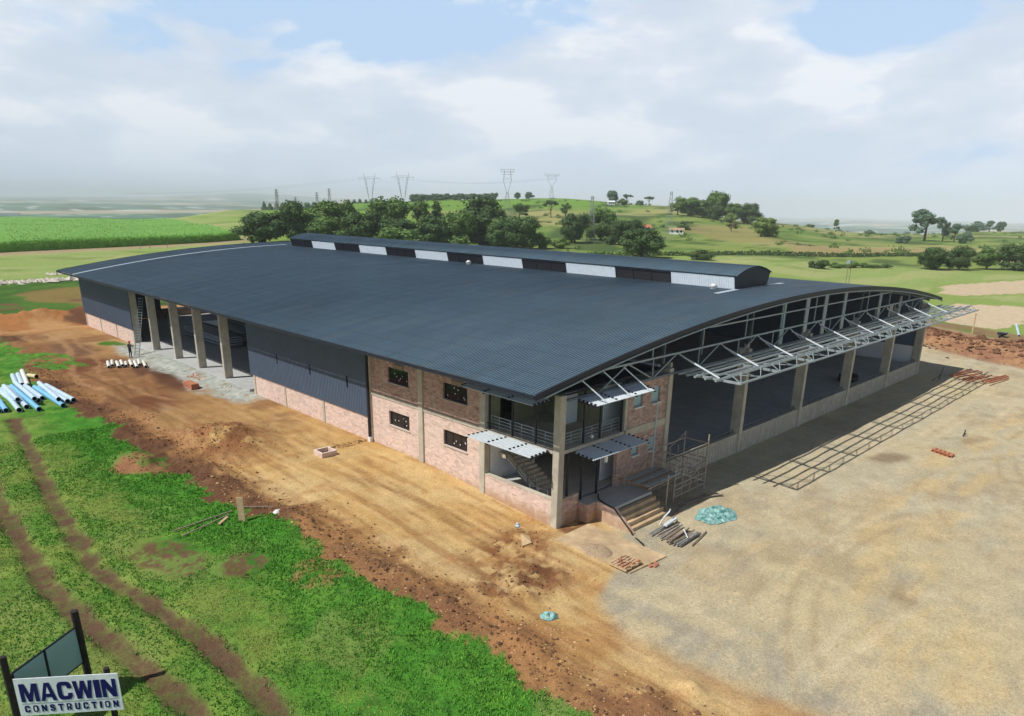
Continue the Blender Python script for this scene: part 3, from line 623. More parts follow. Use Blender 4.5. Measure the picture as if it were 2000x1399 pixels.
# cladding bays with brick plinth
def corr_wall(x, y0, y1, z0, z1, out=-1):
    m = MB(); c = []; y = y0
    while y < y1-1e-6:
        for dy, o in ((0, 0), (.11, 0), (.135, .035), (.185, .035)): c.append((min(y+dy, y1), o))
        y += .21
    c.append((y1, 0)); n = len(c)
    m.add([(x+out*o, yy, z0) for yy, o in c]+[(x+out*o, yy, z1) for yy, o in c], [(i, i+1, n+i+1, n+i) for i in range(n-1)])
    return m.build('wall_cladding', 'cladding', wh)
corr_wall(-.1, 17.78, 35.9, 1.80, 7.14); corr_wall(-.1, 65.5, 83.95, 1.80, 7.14)
for y0, y1 in ((17.98, 23.9), (23.9, 29.9), (29.9, 35.6), (65.96, 71.6), (71.6, 77.6), (77.6, 83.7)):
    wall_y('brick_plinth', 0, .23, y0, y1, -.8, 1.79, [], 'lit_brick')
for y in (23.9, 29.9, 35.3, 71.6, 77.6, 83.6):
    m = MB(); m.box(-.05, y-.13, -.8, .0-.002, y+.13, 1.74); m.build('pilaster', 'concrete', wh)
m = MB(); m.box(-.17, 17.60, -.3, -.03, 17.74, 7.0); m.build('downpipe', 'black', wh)
m = MB(); m.box(-.20, 17.50, -.35, -.0, 17.78, .35); m.build('downpipe_shoe', 'pipewhite', wh)
for y in (20.2, 26.2, 32.6):
    m = MB(); m.box(-.30, y-.12, 6.75, -.15, y+.12, 6.84); m.build('bulkhead_light', 'sticker', wh)
for y in (20.2, 25.4, 30.6): MB().bar((-.18, y, 4.3), (-.15, y, 3.5), .06).build('gutter_bracket', 'black', wh)
# inner lining and end walls
wall_x('end_wall', 83.72, 83.98, .24, 59.2, .3, 7.1, [(9.6, 18.5, 1.45, 5.6), (36, 44, .3, 5.2)], 'cladding')
wall_x('end_wall_low', 83.6, 83.71, 9, 19, .3, 1.3, [], 'shaded_brick')
m = MB()
for a, b2 in zip(XS[1:-2], XS[2:-1]): m.hexa([(a, 83.75, 7.1), (b2, 83.75, 7.1), (b2, 83.95, 7.1), (a, 83.95, 7.1)], [(a, 83.75, rz(a)-.03), (b2, 83.75, rz(b2)-.03), (b2, 83.95, rz(b2)-.03), (a, 83.95, rz(a)-.03)])
m.build('end_gable', 'cladding', wh)
m = MB(); m.box(59.27, .8, 7.102, 59.43, 83.9, 7.55); m.build('rear_wall_head', 'cladding', wh)
wall_y('rear_wall', 59.25, 59.45, 10, 83.9, -.9, 7.1, [(46, 56, .3, 4.8)], 'cladding')
wall_y('rear_low_wall', 59.2, 59.44, .8, 10, -1.2, 2.1, [], 'plaster'); wall_y('rear_wall', 59.25, 59.45, .8, 10, 2.1, 7.1, [], 'cladding')
# stem wall of the gable side
m = MB(); m.box(10.42, .12, -1.8, 59.1, .42, .54); m.build('stem_wall', 'concrete', wh)
m = MB()
for k in range(118): x = 10.7+k*.41; m.box(x, .085, -1.7, x+.16, .118, .40+.1*math.sin(k*1.7))
m.build('shutter_marks', 'stain', wh)
m = MB()
for a, b2 in ((10.5, 19.8), (20.3, 29.7), (30.2, 39.6), (40.1, 49.5), (50.0, 59.1)):
    m.bar((a, .5, .72), (b2, .5, .72), .05); 
    for k in range(5): xk = a+(b2-a)*k/4; m.bar((xk, .5, .3), (xk, .5, .72), .04)
m.build('loading_edge_rail', 'steel', wh)
# office corner, gable side
wall_x('corner_plinth', .06, .30, .46, 1.85, -1.3, .80, [], 'shaded_brick')
m = MB(); m.box(.46, .04, .802, 1.85, .34, .85); m.build('plinth_coping', 'concrete', wh)
up = [(6.62, 7.48, 4.9, 5.68), (8.42, 9.26, 4.84, 5.83)]; lo = [(6.7, 7.38, 1.88, 2.44), (8.46, 9.18, 1.82, 2.66)]
wall_x('upper_wall', .12, .35, 5.95, 10.0, 3.68, 6.45, up, 'shaded_brick')
wall_x('ground_floor_wall', .12, .35, 5.3, 10.0, -.9, 3.25, lo, 'shaded_brick')
m = MB(); m.box(5.95, .06, 3.25, 10, .36, 3.68); m.box(5.72, .05, 3.68, 5.95, .36, 6.45); m.build('ring_beam', 'concrete', wh)
for h in up+lo:
    m = MB(); x0, x1, z0, z1 = h; f = .045
    for q in ((x0, z0, x1, z0+f), (x0, z1-f, x1, z1), (x0, z0+f, x0+f, z1-f), (x1-f, z0+f, x1, z1-f)): m.box(q[0], .2, q[1], q[2], .26, q[3])
    w = m.build('window', 'galv', wh); g = MB(); g.box(x0+f+.002, .22, z0+f+.002, x1-f-.002, .235, z1-f-.002); g.build('pane', MT['tealback'], w)
    s_ = MB(); s_.box(x0-.06, -.02, z0-.07, x1+.06, .2, z0-.004); s_.build('sill', 'pipewhite', w)
# balcony slab, floors, inner walls
m = MB(); m.box(.02, .47, 3.46, .45, 5.82, 3.66); m.box(.46, .04, 3.46, 5.72, .45, 3.66); m.box(.45, .45, 3.46, 9.9, 17.4, 3.66); m.build('balcony_slab', 'concrete', wh)
wall_y('inner_partition', 9.9, 10.05, .8, 17.6, .3, 6.9, [], 'plaster')
wall_x('inner_partition', 17.5, 17.7, .5, 9.9, .3, 6.9, [], 'plaster')
wall_x('inner_partition', 5.75, 5.87, .5, 4.3, .3, 3.45, [], 'plaster')
wall_x('inner_partition', 5.75, 5.87, .5, 9.9, 3.67, 6.9, [(1.2, 2.3, 3.67, 5.9)], 'olive')
wall_y('inner_partition', 5.4, 5.5, 1.6, 5.75, 3.67, 6.9, [], 'olive')
wall_x('door_leaf', 1.45, 1.52, 5.52, 7.3, 3.67, 6.2, [], 'white'); wall_x('door_leaf', 1.3, 1.37, 5.35, 7.1, .31, 3.0, [], 'white')
wall_x('door_leaf', 3.2, 3.27, 4.1, 5.2, 3.67, 6.0, [], 'white')
m = MB(); m.box(.3, .3, 6.72, 9.8, 17.4, 6.8); m.build('ceiling', 'dark_trim', wh)
# glazing frames
m = MB()
for y in (1.9, 3.72, 5.6):
    m.bar((.2, y, 3.66), (.2, y, 6.7), .09)
for x in (2.2, 3.63, 5.6): m.bar((x, .2, 3.66), (x, .2, 6.7), .09)
for x in (1.0, 2.2, 3.6): m.bar((x, .2, .82 if x < 1.8 else .3), (x, .2, 3.46), .10)
m.bar((.2, .5, 4.0), (.2, 5.8, 4.0), .05); m.bar((.5, .2, 6.68), (5.7, .2, 6.68), .08); m.bar((2.2, .2, 2.5), (3.6, .2, 2.5), .06)
m.build('glazing_frame', 'black', wh)
m = MB()
for k in range(4):
    zz = 3.86+k*.19; m.bar((.42, .5, zz), (.42, 5.75, zz), .035); m.bar((.5, .42, zz), (5.7, .42, zz), .035)
for q in (.5, 1.4, 2.3, 3.2, 4.1, 5.0, 5.7): m.bar((.42, q, 3.66), (.42, q, 4.45), .03); m.bar((q, .42, 3.66), (q, .42, 4.45), .03)
m.build('balustrade', 'galv', wh)
# inner stair
m = MB(); A = Vector((1.2, 2.6, .35)); B_ = Vector((1.2, 5.0, 1.95))
m.hexa([(1.1, 2.7, .3), (1.3, 2.7, .3), (1.3, 5.05, 1.75), (1.1, 5.05, 1.75)], [(1.1, 2.45, .45), (1.3, 2.45, .45), (1.3, 5.0, 2.02), (1.1, 5.0, 2.02)])
m.box(1.1, 5.05, 1.72, 3.4, 5.74, 1.98)
for k in range(9): y = 2.6+k*.27; m.box(1.3, y, .3+k*.17, 2.6, y+.29, .47+k*.17+.03)
m.build('inner_stair', 'concrete', wh)
m = MB()
for y, z_ in ((2.6, .9), (3.2, 1.3), (4.1, 1.9), (5.0, 2.7)): m.bar((1.0, y, .3 if y < 3 else z_-.9), (1.0, y, z_+.3), .05)
for o in (.1, .45, .8): m.bar((1.0, 2.6, .4+o), (1.0, 5.0, 1.9+o), .035)
for zz in (1.1, 1.6): m.bar((.35, 1.0, zz), (.35, 2.4, zz), .035)
for y in (1.0, 1.75, 2.4): m.bar((.35, y, .82), (.35, y, 1.7), .04)
m.build('stair_railing', 'steel', wh)
# entrance landing and steps
m = MB(); m.box(1.86, -.62, -1.5, 2.8, .3, .3); m.build('entrance_side_wall', 'shaded_brick', wh)
m = MB(); m.box(2.8, -1.8, .12, 6.2, .3, .3)
m.box(1.86, -.6, .3, 2.8, .3, .31)
m.build('entrance_landing', 'slab', wh)
m = MB()
for k in range(5): zz = .3-.24*(k+1); m.box(2.92, -1.8-.29*(k+1), -1.6, 6.35, -1.8-.29*k, zz)
m.build('entrance_steps', 'pad', wh)
m = MB(); pr = [(.05, -1.6), (.05, .29), (-1.8, .29), (-3.2, -.82), (-3.2, -1.6)]; n = 5
m.add([(2.70, a, c) for a, c in pr]+[(2.92, a, c) for a, c in pr], [tuple(range(5)), tuple(range(9, 4, -1))]+[(k, k+5, (k+1) % 5+5, (k+1) % 5) for k in range(5)])
m.build('entrance_side_wall', 'lit_brick', wh)
m = MB(); m.box(6.2, -1.8, -1.5, 6.34, .1, .29); m.build('entrance_side_wall', 'concrete', wh)
# truss across the gable
ZB, ZT = 6.45, 7.66; nodes = [.9+k*4.97 for k in range(12)]
m = MB(); m.bar((.5, 0, ZB), (59.2, 0, ZB), .13); m.build('truss_bottom_chord', 'steel', wh)
m = MB(); m.bar((3.2, 0, ZT), (57.5, 0, ZT), .11)
m.bar((-1.0, -.02, 7.2), (3.2, 0, ZT), .10); m.build('truss_top_chord', 'galv', wh)
m = MB()
tp = [5.6+k*5.02 for k in range(11)]
for k, x in enumerate(tp):
    if x > 58: break
    m.bar((x, 0, ZT), (x-2.5, 0, ZB), .07); 
    if x+2.5 < 59: m.bar((x, 0, ZT), (x+2.5, 0, ZB), .07)
    m.bar((x+2.5 if x+2.5 < 58 else x, 0, ZB), (x+2.5 if x+2.5 < 58 else x, 0, ZT), .06)
m.build('truss_web', 'galv', wh)
m = MB(); m.bar((14.2, .02, 8.86), (46, .02, 8.86), .09)
for k in range(9): x = 8+k*5.5; m.bar((x, .02, ZT), (x, .02, rz(x)-.2), .07)
m.build('gable_girt', 'galv', wh)
for yy in [.6+6*k for k in range(14)]:
    m = MB()
    for a, b2 in zip(XS[1:-2], XS[2:-1]): m.bar((a, yy, rz(a)-.35), (b2, yy, rz(b2)-.35), .15, .35)
    m.build('rafter', 'steel', wh)
for k in range(42): x = -1.6+k*1.5; MB().box(x, -.28, rz(x)-.17, x+.09, 84, rz(x)-.03).build('purlin', 'steel', wh)
for x in (28.9, 33.2, 36.9, 41.1, 50.1, 56.2):
    m = MB(); m.box(x-.32, 2.0, 5.6, x+.32, 2.08, rz(x)-.5); m.build('hanging_panel', 'tealback' if x < 30 else 'pale_trim', wh)
m = MB(); m.box(56.3, 3, 4.2, 57.3, 3.06, 6.6); m.build('hanging_panel', 'plaster', wh)
# portal frame steel behind the truss
for x in (12.4, 17, 24, 45.5, 53): MB().box(x, 2.1, 6.4, x+.16, 2.3, rz(x)-.4).build('wind_post', 'steel', wh)
# canopy frame
def tube_bar(m, p, q, w=.1): m.bar(p, q, w)
ZC = 6.36; cx = [11.3+k*4.97 for k in range(11)]
for y in (-.3, -.85, -1.4, -2.1, -2.8): MB().tube((10.5, y, ZC+.06), (62.3+(-y)*.2, y, ZC+.06), .075, n=6).build('canopy_purlin', 'galv', wh)
MB().tube((11.2, -4.0, ZC), (61.6, -4.0, ZC), .07, n=6).build('canopy_edge_rail', 'galv', wh)
m = MB(); m.tube((11.2, -3.3, ZC+.42), (61.6, -3.3, ZC+.42), .05, n=6)
m.build('canopy_edge_rail', 'galv', wh)
for k, x in enumerate(cx):
    m = MB(); m.bar((x, 0, ZC-.02), (x, -4.05, ZC-.02), .12, .14)
    m.bar((x, -2.7, ZC), (x+.5, -3.3, ZC+.42), .06); m.bar((x, -4.0, ZC), (x, -3.3, ZC+.42), .05); m.bar((x, -2.6, ZC), (x, -3.3, ZC+.42), .05)
    if k < 10:
        m.bar((x, -4.0, ZC), (x+1.2, -3.3, ZC+.42), .045); m.bar((x+2.4, -4.0, ZC), (x+1.2, -3.3, ZC+.42), .045); m.bar((x+2.4, -4.0, ZC), (x+3.7, -3.3, ZC+.42), .045)
        m.bar((x+.1, -.3, ZC+.04), (x+2.5, -3.9, ZC+.04), .05)
    m.build('canopy_bracket', 'galv', wh)
    if x < 59: m = MB(); m.bar((x-.1, -.05, ZT-.3), (x, -2.6, ZC+.08), .075); m.build('canopy_stay', 'white', wh)
# awnings over the corner glazing
def awning(name, pts, th, ribs):
    a, b_, c, e = [Vector(q) for q in pts]     # inner0, inner1, outer1, outer0
    m = MB(); n = 26
    for k in range(n):
        f0, f1 = k/n, (k+.55)/n
        q = [a.lerp(b_, f0), a.lerp(b_, f1), e.lerp(c, f1), e.lerp(c, f0)]; up_ = Vector((0, 0, th))
        m.hexa(q, [x+up_ for x in q])
        f0, f1 = (k+.55)/n, (k+1)/n
        q = [a.lerp(b_, f0), a.lerp(b_, f1), e.lerp(c, f1), e.lerp(c, f0)]
        m.hexa(q, [x+up_*.4 for x in q])
    o = m.build(name, 'awning', wh)
    for k in range(ribs+1):
        f = k/ribs; m = MB(); m.bar(a.lerp(b_, f)-Vector((0, 0, .05)), e.lerp(c, f)-Vector((0, 0, .05)), .07, .09)
        for j in range(5): p_ = a.lerp(b_, f).lerp(e.lerp(c, f), (j+.4)/5)+Vector((0, 0, th+.02)); m.box(p_.x-.05, p_.y-.05, p_.z-.09, p_.x+.05, p_.y+.05, p_.z+.03)
        m.build('awning_bracket', 'black', o)
awning('awning', [(-.02, 5.5, 3.58), (-.02, .72, 3.58), (-1.35, .85, 3.46), (-1.35, 5.9, 3.46)], .035, 3)
awning('awning', [(1.1, -.05, 3.44), (5.95, -.05, 3.44), (5.95, -1.6, 3.36), (1.05, -1.5, 3.36)], .035, 3)
awning('awning', [(1.25, -.1, 6.36), (6.8, -.1, 6.36), (6.6, -1.3, 6.22), (1.4, -1.3, 6.22)], .035, 3)
awning('awning', [(-.02, 6.6, 6.45), (-.02, .6, 6.45), (-1.15, .95, 6.24), (-1.15, 6.6, 6.24)], .035, 3)
for x in (2.2, 4.3, 6.1): MB().bar((x-.9, -.02, 7.55), (x, -1.25, 6.3), .06).build('awning_stay', 'white', wh)
m = MB(); m.box(2.15, -1.5, 3.0, 2.27, -1.38, 3.34); m.build('floodlight', 'sticker', wh)
m = MB(); m.box(2.6, -.1, 3.95, 2.72, .02, 4.1); m.build('floodlight', 'sticker', wh)

# ------------------------------------------------------------------ things inside the bays
for k, (x, y, n_) in enumerate([(7.2, 61.5, 9), (10.2, 63.5, 8), (13.0, 65.5, 8)]):
    e_ = empty('sheet_stack', (x, y, .3), ['stack of pale blue roof sheets inside the open bays, nearest the openings', 'middle stack of pale blue roof sheets inside the open bays', 'stack of pale blue roof sheets deepest inside the open bays'][k], 'sheet stack', 'stacks of roof sheets inside the warehouse')
    for j in range(n_):
        m = MB(); o = random.uniform(-.15, .15); m.box(x-1.1+o, y-6+o, .42+j*.14, x+1.1+o, y+5+o, .50+j*.14); m.build('roof_sheet', 'pale_trim' if j % 2 else 'steel', e_)
    m = MB()
    for yy in (-5, 0, 4): m.box(x-1.2, y+yy, .3, x+1.2, y+yy+.12, .415)
    m.build('bearer', 'wood', e_)
m = MB()
for k in range(26):
    a = k*2*math.pi/26; m.bar((44.6+1.1*math.cos(a), 1.9+.7*math.sin(a), .62+.1*math.sin(k*2.1)), (44.6+1.1*math.cos(a+.3), 1.9+.7*math.sin(a+.3), .62+.12*math.sin(k*1.1)), .3, .4)
tag(m.build('tyre_heap', 'black', None), 'low black heap of rubber just inside the far part of the loading edge', 'rubber heap')

# ------------------------------------------------------------------ ladder and person
m0 = empty('ladder', (-2.3, 58.6, gz(-2.3, 58.6)), 'long aluminium extension ladder leaning up to the warehouse eave', 'ladder')
a = Vector((-2.05, 58.9, gz(-2.1, 58.9)+.02)); b_ = Vector((-.12, 61.0, 5.95)); dv = (b_-a); lat = dv.cross(Vector((0, 0, 1))).normalized()*.24
for s_ in (-1, 1): MB().bar(a+lat*s_, b_+lat*s_, .05, .07).build('ladder_rail', 'steel', m0)
m = MB()
for k in range(21): p_ = a.lerp(b_, (k+.5)/21); m.bar(p_-lat, p_+lat, .05)
m.build('rung', 'galv', m0)
def skin_body(name, joints, edges, radii, parent_loc, scale=1.0):
    me_ = bpy.data.meshes.new(name); me_.from_pydata([tuple(Vector(j)*scale) for j in joints], edges, [])
    o = bpy.data.objects.new(name, me_); COL.objects.link(o)
    md = o.modifiers.new('skin', 'SKIN'); ly = me_.skin_vertices[0].data
    for k, r_ in enumerate(radii): ly[k].radius = (r_*scale, r_*scale) if isinstance(r_, float) else (r_[0]*scale, r_[1]*scale)
    ly[0].use_root = True
    o.modifiers.new('sub', 'SUBSURF').levels = 2
    dg = bpy.context.evaluated_depsgraph_get(); ev = o.evaluated_get(dg); nm = bpy.data.meshes.new_from_object(ev)
    bpy.data.objects.remove(o); q = bpy.data.objects.new(name, nm); COL.objects.link(q); q.location = parent_loc
    return q
px, py = -2.85, 58.3; pz = gz(px, py)
J = [(0, 0, .95), (0, 0, 1.15), (0, .02, 1.38), (0, .03, 1.50), (0, .04, 1.56), (0, .05, 1.66), (0, .05, 1.76),
     (-.10, 0, .90), (-.13, .04, .50), (-.14, -.02, .08), (-.14, .12, .03),
     (.10, 0, .90), (.13, .0, .50), (.14, -.06, .08), (.14, .08, .03),
     (-.19, .02, 1.42), (-.27, .06, 1.16), (-.20, .26, 1.10), (-.17, .33, 1.12),
     (.19, .02, 1.42), (.29, .10, 1.20), (.26, .30, 1.30), (.25, .38, 1.34)]
E_ = [(0, 1), (1, 2), (2, 3), (3, 4), (4, 5), (5, 6), (0, 7), (7, 8), (8, 9), (9, 10), (0, 11), (11, 12), (12, 13), (13, 14), (2, 15), (15, 16), (16, 17), (17, 18), (2, 19), (19, 20), (20, 21), (21, 22)]
RR = [(.15, .11), (.14, .10), (.17, .11), (.06, .06), .055, (.08, .095), (.065, .08), .09, .06, .042, .035, .09, .06, .042, .035, .065, .048, .036, .03, .065, .048, .036, .03]
per = skin_body('person', J, E_, RR, (px, py, pz)); per.rotation_euler = (0, 0, R(-60))
per.data.materials.clear(); per.data.materials.append(MT['cloth']); per.data.materials.append(MT['skin'])
for pl in per.data.polygons:
    c = pl.center
    if c.z > 1.52 or (c.y > .29 and c.z > 1.0): pl.material_index = 1
    pl.use_smooth = True
tag(per, 'person in dark workwear and red hard hat standing at the foot of the ladder', 'person')
m = MB(); nn = 12
for k in range(4):
    a0, a1 = k*math.pi/8, (k+1)*math.pi/8; m.tube((0, .05, 1.72+.12*math.sin(a0)), (0, .05, 1.72+.12*math.sin(a1)), .125*math.cos(a0), max(.004, .125*math.cos(a1)), n=nn, caps=False)
m.tube((0, .07, 1.71), (0, .07, 1.725), .155, n=nn)
hh = m.build('hard_hat', 'red', None, True); hh.parent = per

# ------------------------------------------------------------------ scaffold
sc = empty('scaffold_tower', (9.9, -1.2, -1.1), 'rusty tube scaffold tower with working deck beside the entrance steps', 'scaffold')
SP = [(8.05, -.55, -1.2, 5.2), (8.25, -2.1, -1.2, 1.6), (11.6, -.5, -1.2, 2.6), (11.75, -2.1, -1.2, 2.7), (5.6, -.35, .3, 1.4), (7.0, -2.4, -1.2, 1.3)]
for q in SP: MB().tube((q[0], q[1], q[2]), (q[0], q[1], q[3]), .045, n=8).build('standard', 'pale_trim' if q[3] > 5 else 'rust', sc)
m = MB()
for zz in (-.55, .2, 1.15, 2.15):
    if zz < 2: m.tube((8.25, -2.1, zz), (11.75, -2.1, zz), .038, n=6)
    m.tube((8.05, -.55, zz), (11.6, -.5, zz), .038, n=6); m.tube((11.6, -.5, zz), (11.75, -2.1, zz), .038, n=6); m.tube((8.05, -.55, zz), (8.25, -2.1, zz), .038, n=6)
m.tube((8.25, -2.1, 2.15), (11.75, -2.1, 2.15), .038, n=6); m.tube((5.5, -.35, .9), (8.3, -.5, .9), .038, n=6); m.tube((5.2, -2.3, .86), (8.3, -2.1, .9), .04, n=6)
for zz in (-.1, .65, 1.6): m.tube((8.25, -2.1, zz), (11.75, -2.1, zz), .03, n=6)
for xx in (9.1, 10.0, 10.9): m.tube((xx, -.5, -1.1), (xx, -.5, 1.8), .03, n=6); m.tube((xx, -2.1, -1.1), (xx, -2.1, 1.2), .03, n=6); m.tube((xx, -.5, 1.15), (xx, -2.1, 1.15), .03, n=6)
m.build('ledger', 'rust', sc)
m = MB()
for a, b_ in (((8.25, -2.1, -.5), (11.75, -2.1, 1.1)), ((8.05, -.55, 1.2), (11.6, -.5, 2.5)), ((11.6, -.5, -.6), (11.75, -2.1, 1.1)), ((8.25, -2.1, 1.1), (11.75, -2.1, -.4)), ((8.05, -.55, .2), (8.25, -2.1, 1.2))): m.tube(a, b_, .03, n=6)
m.build('brace', 'rust', sc)
for k in range(5): MB().box(5.3, -.55-.34*k-.26, .93, 8.5, -.55-.34*k, .975).build('deck_board', 'oldwood' if k % 2 else 'galv', sc)
m = MB()
for k in range(6): x = 5.5+k*.5; m.bar((x, -2.3, .9), (x+.1, -.3, .9), .05)
m.build('transom', 'rust', sc)

# ------------------------------------------------------------------ loose things at the entrance
m = MB(); zp = gz(.5, -3.2)
def drape(p, off=.0): return (p[0], p[1], gz(p[0], p[1])+off)
P4 = [(1.81, -.8), (-1.09, -.87), (-.82, -5.58), (2.11, -5.75)]; zq = max(gz(*p_) for p_ in P4)+.04
m.hexa([(x, y, gz(x, y)-.3) for x, y in P4], [(x, y, gz(x, y)+.07) for x, y in P4]); zq = gz(0, -4)+.05; tag(m.build('mixing_slab', 'pad', None), 'flat rectangular concrete mixing slab on the ground by the entrance steps', 'concrete slab')
def heap(name, cx_, cy_, rx, ry, h, zb, m_, seed=1, n=28, rough=.35):
    rs = np.random.default_rng(seed); m = MB(); V = []
    for i in range(n+1):
        for j in range(n+1):
            X_ = (i/n*2-1); Y_ = (j/n*2-1); rr_ = math.hypot(X_, Y_)
            k = (1-rr_**2)**.7 if rr_ < 1 else 0
            nz_ = float(fbm(np.array([cx_+X_*rx+seed*7.]), np.array([cy_+Y_*ry]), max(rx, ry)*.3, 4)[0])
            V.append((cx_+X_*rx, cy_+Y_*ry, zb-.05+(h*k*(1-rough+2*rough*nz_) if k > 0 else -.02)+.05*(k > 0)))
    F_ = [(i*(n+1)+j, (i+1)*(n+1)+j, (i+1)*(n+1)+j+1, i*(n+1)+j+1) for i in range(n) for j in range(n)]
    F_ = [f for f in F_ if max(V[q][2] for q in f) > zb-.06]
    return m.add(V, F_).build(name, m_, None, True)
tag(heap('sand_heap', -.3, -3.0, .75, 1.0, .2, zq, 'sand', 3), 'low heap of brown mortar sand on the concrete slab', 'sand heap')
pb = empty('brick_pallet', (-.3, -4.95, zq), 'pale timber pallet of loose bricks at the edge of the concrete slab', 'brick pallet')
m = MB()
for k in range(6): m.box(-.95, -5.45+k*.19, zq+.1, .35, -5.45+k*.19+.13, zq+.13)
for k in range(3): m.box(-.95+k*.6, -5.45, zq, -.85+k*.6, -4.37, zq+.1)
m.build('pallet_deck', 'wood', pb)
kk = 0
for i in range(6):
    for j in range(5):
        if random.random() < .18: continue
        x = -.85+i*.2+random.uniform(-.03, .03); y = -5.35+j*.21+random.uniform(-.03, .03); q = MB(); a = random.uniform(-.5, .5)
        c, s_ = math.cos(a), math.sin(a); z0 = zq+.131; hh_ = .075
        cs = [(x+c*ax-s_*ay, y+s_*ax+c*ay) for ax, ay in ((-.1, -.05), (.1, -.05), (.1, .05), (-.1, .05))]
        q.hexa([(X_, Y_, z0) for X_, Y_ in cs], [(X_, Y_, z0+hh_) for X_, Y_ in cs]); q.build('brick', 'clay' if (i+j) % 2 else 'lit_brick', pb)
m = MB()
for k in range(9):
    x, y = .75+random.uniform(-.3, .3), -5.9+random.uniform(-.2, .2); zz = gz(x, y); m.box(x, y, zz-.02, x+.16, y+.1, zz+.08)
tag(m.build('brick_rubble', 'clay', None), 'little scatter of broken bricks on the gravel beside the brick pallet', 'brick rubble', kind='stuff')
# bundle of scaffold poles
grp = 'poles lying in the heap beside the entrance steps'
for k in range(22):
    f = k % 11; lay = k//11; x0 = 3.6+f*.17+random.uniform(-.1, .1); y0 = -5.5+f*.12; L_ = 2.2+random.uniform(-.3, .3); a = R(14)+random.uniform(-.16, .16)
    x0 = 3.45+random.uniform(-.15, .2); y0 = -5.65+f*.19+random.uniform(-.04, .04)
    zz = gz(4.6, -4.7)+.07+lay*.10
    m = MB(); m.tube((x0, y0, zz+random.uniform(-.02, .03)), (x0+L_*math.cos(a), y0+L_*math.sin(a)*.3-.05, zz+random.uniform(-.02, .04)), .045, n=6)
    o = m.build('scaffold_pole', random.choice(['rust', 'oldwood', 'galv', 'rust']), None)
    tag(o, 'short weathered pole lying in the heap beside the entrance steps', 'pole', grp)
m = MB(); zz = gz(5.2, -4)+.25
m.bar((4.7, -3.9, zz+.05), (6.0, -3.75, zz+.05), .22, .10); tag(m.build('steel_channel', 'awning', None), 'pale blue steel channel lying across the pole heap', 'steel channel')
m = MB(); m.path([(5.0, -3.35, zz-.2), (5.1, -3.5, zz+.25), (5.5, -3.6, zz+.55), (5.9, -3.4, zz+.5)], .04); tag(m.build('bent_tube', 'white', None), 'bent pale tube standing up behind the pole heap', 'tube')
m = MB(); m.path([(4.3, -5.6, zz+.02), (5.0, -4.9, zz+.06)], .03); tag(m.build('thin_rod', 'white', None), 'thin white rod lying diagonally over the pole heap', 'rod')
m = MB(); m.path([(4.1, -6.0, zz-.2), (6.2, -5.6, zz-.2)], .04); tag(m.build('long_lath', 'oldwood', None), 'long brown lath lying in front of the pole heap', 'lath')
for k, (a, b_, lb) in enumerate([((6.75, -3.15), (9.6, -2.6), 'nearest'), ((7.5, -2.95), (10.9, -2.75), 'second'), ((8.0, -2.65), (11.2, -3.2), 'third'), ((8.9, -2.45), (11.6, -3.5), 'farthest')]):
    m = MB(); m.bar((a[0], a[1], gz(*a)+.06+k*.02), (b_[0], b_[1], gz(*b_)+.06+k*.02), .16, .05)
    tag(m.build('plank', 'oldwood', None), f'{lb} of the weathered planks lying between the steps and the teal sheeting', 'plank', 'planks by the scaffold')
# crumpled sheeting
def tarp(name, cx_, cy_, rx, ry, h, seed, label):
    n = 34; V = []; zb = gz(cx_, cy_)
    for i in range(n+1):
        for j in range(n+1):
            X_ = i/n*2-1; Y_ = j/n*2-1; an_ = math.atan2(Y_, X_); mm = max(abs(X_), abs(Y_)); rr_ = mm*(.75+.55*float(fbm(np.array([math.cos(an_)*2+seed]), np.array([math.sin(an_)*2]), .8, 4, .6)[0])); x = cx_+math.cos(an_)*rx*rr_; y = cy_+math.sin(an_)*ry*rr_
            f = float(fbm(np.array([x*1.0+seed*9]), np.array([y*1.0]), .45, 4, .6)[0]); k = max(0, 1-max(abs(X_), abs(Y_))**3)
            V.append((x, y, gz(x, y)+.03+h*k*(.25+abs(f-.5)*2.2)))
    F_ = [(i*(n+1)+j, (i+1)*(n+1)+j, (i+1)*(n+1)+j+1, i*(n+1)+j+1) for i in range(n) for j in range(n)]
    return tag(MB().add(V, F_).build(name, 'tarp', None), label, 'plastic sheeting')
tarp('plastic_sheeting', 8.75, -4.75, 1.5, .95, .32, 2, 'crumpled teal and white plastic sheeting on the yard beyond the pole heap')
tarp('plastic_sheeting', -6.86, -5.76, .42, .32, .22, 5, 'small crumpled teal plastic scrap lying alone on the tan dirt')
m = MB(); m.hexa([drape(p_, -.02) for p_ in ((-2.2, .55), (-1.75, .35), (-2.4, -.45), (-2.95, -.3))], [drape(p_, .1) for p_ in ((-2.2, .55), (-1.75, .35), (-2.4, -.45), (-2.95, -.3))])
tag(m.build('stone_slab', 'wood', None), 'pale flat slab lying on red soil near the corner column', 'slab')
m = MB(); zz = gz(-1.95, .9); m.tube((-1.75, 1.3, zz+.09), (-1.6, 1.3, zz+.10), .13, n=10); m.tube((-1.7, 1.3, zz+.2), (-1.7, 1.3, zz+.3), .07, n=8)
tag(m.build('paint_tin', 'pipepale', None, True), 'small pale blue tin lying on the soil by the corner column', 'tin')
# hose over the landing
hp = [(3.5, -.05, .36), (2.95, -.5, .36), (2.66, -1.2, .36), (2.62, -1.9, .30), (2.64, -2.5, -.22), (2.66, -3.1, -.72), (2.62, -3.3, -.95), (2.4, -3.7, gz(2.4, -3.7)+.04), (2.1, -4.3, zq+.04)]
tag(MB().path(hp, .045).build('hose', 'black', None), 'black hose trailing over the edge of the entrance landing and steps', 'hose')

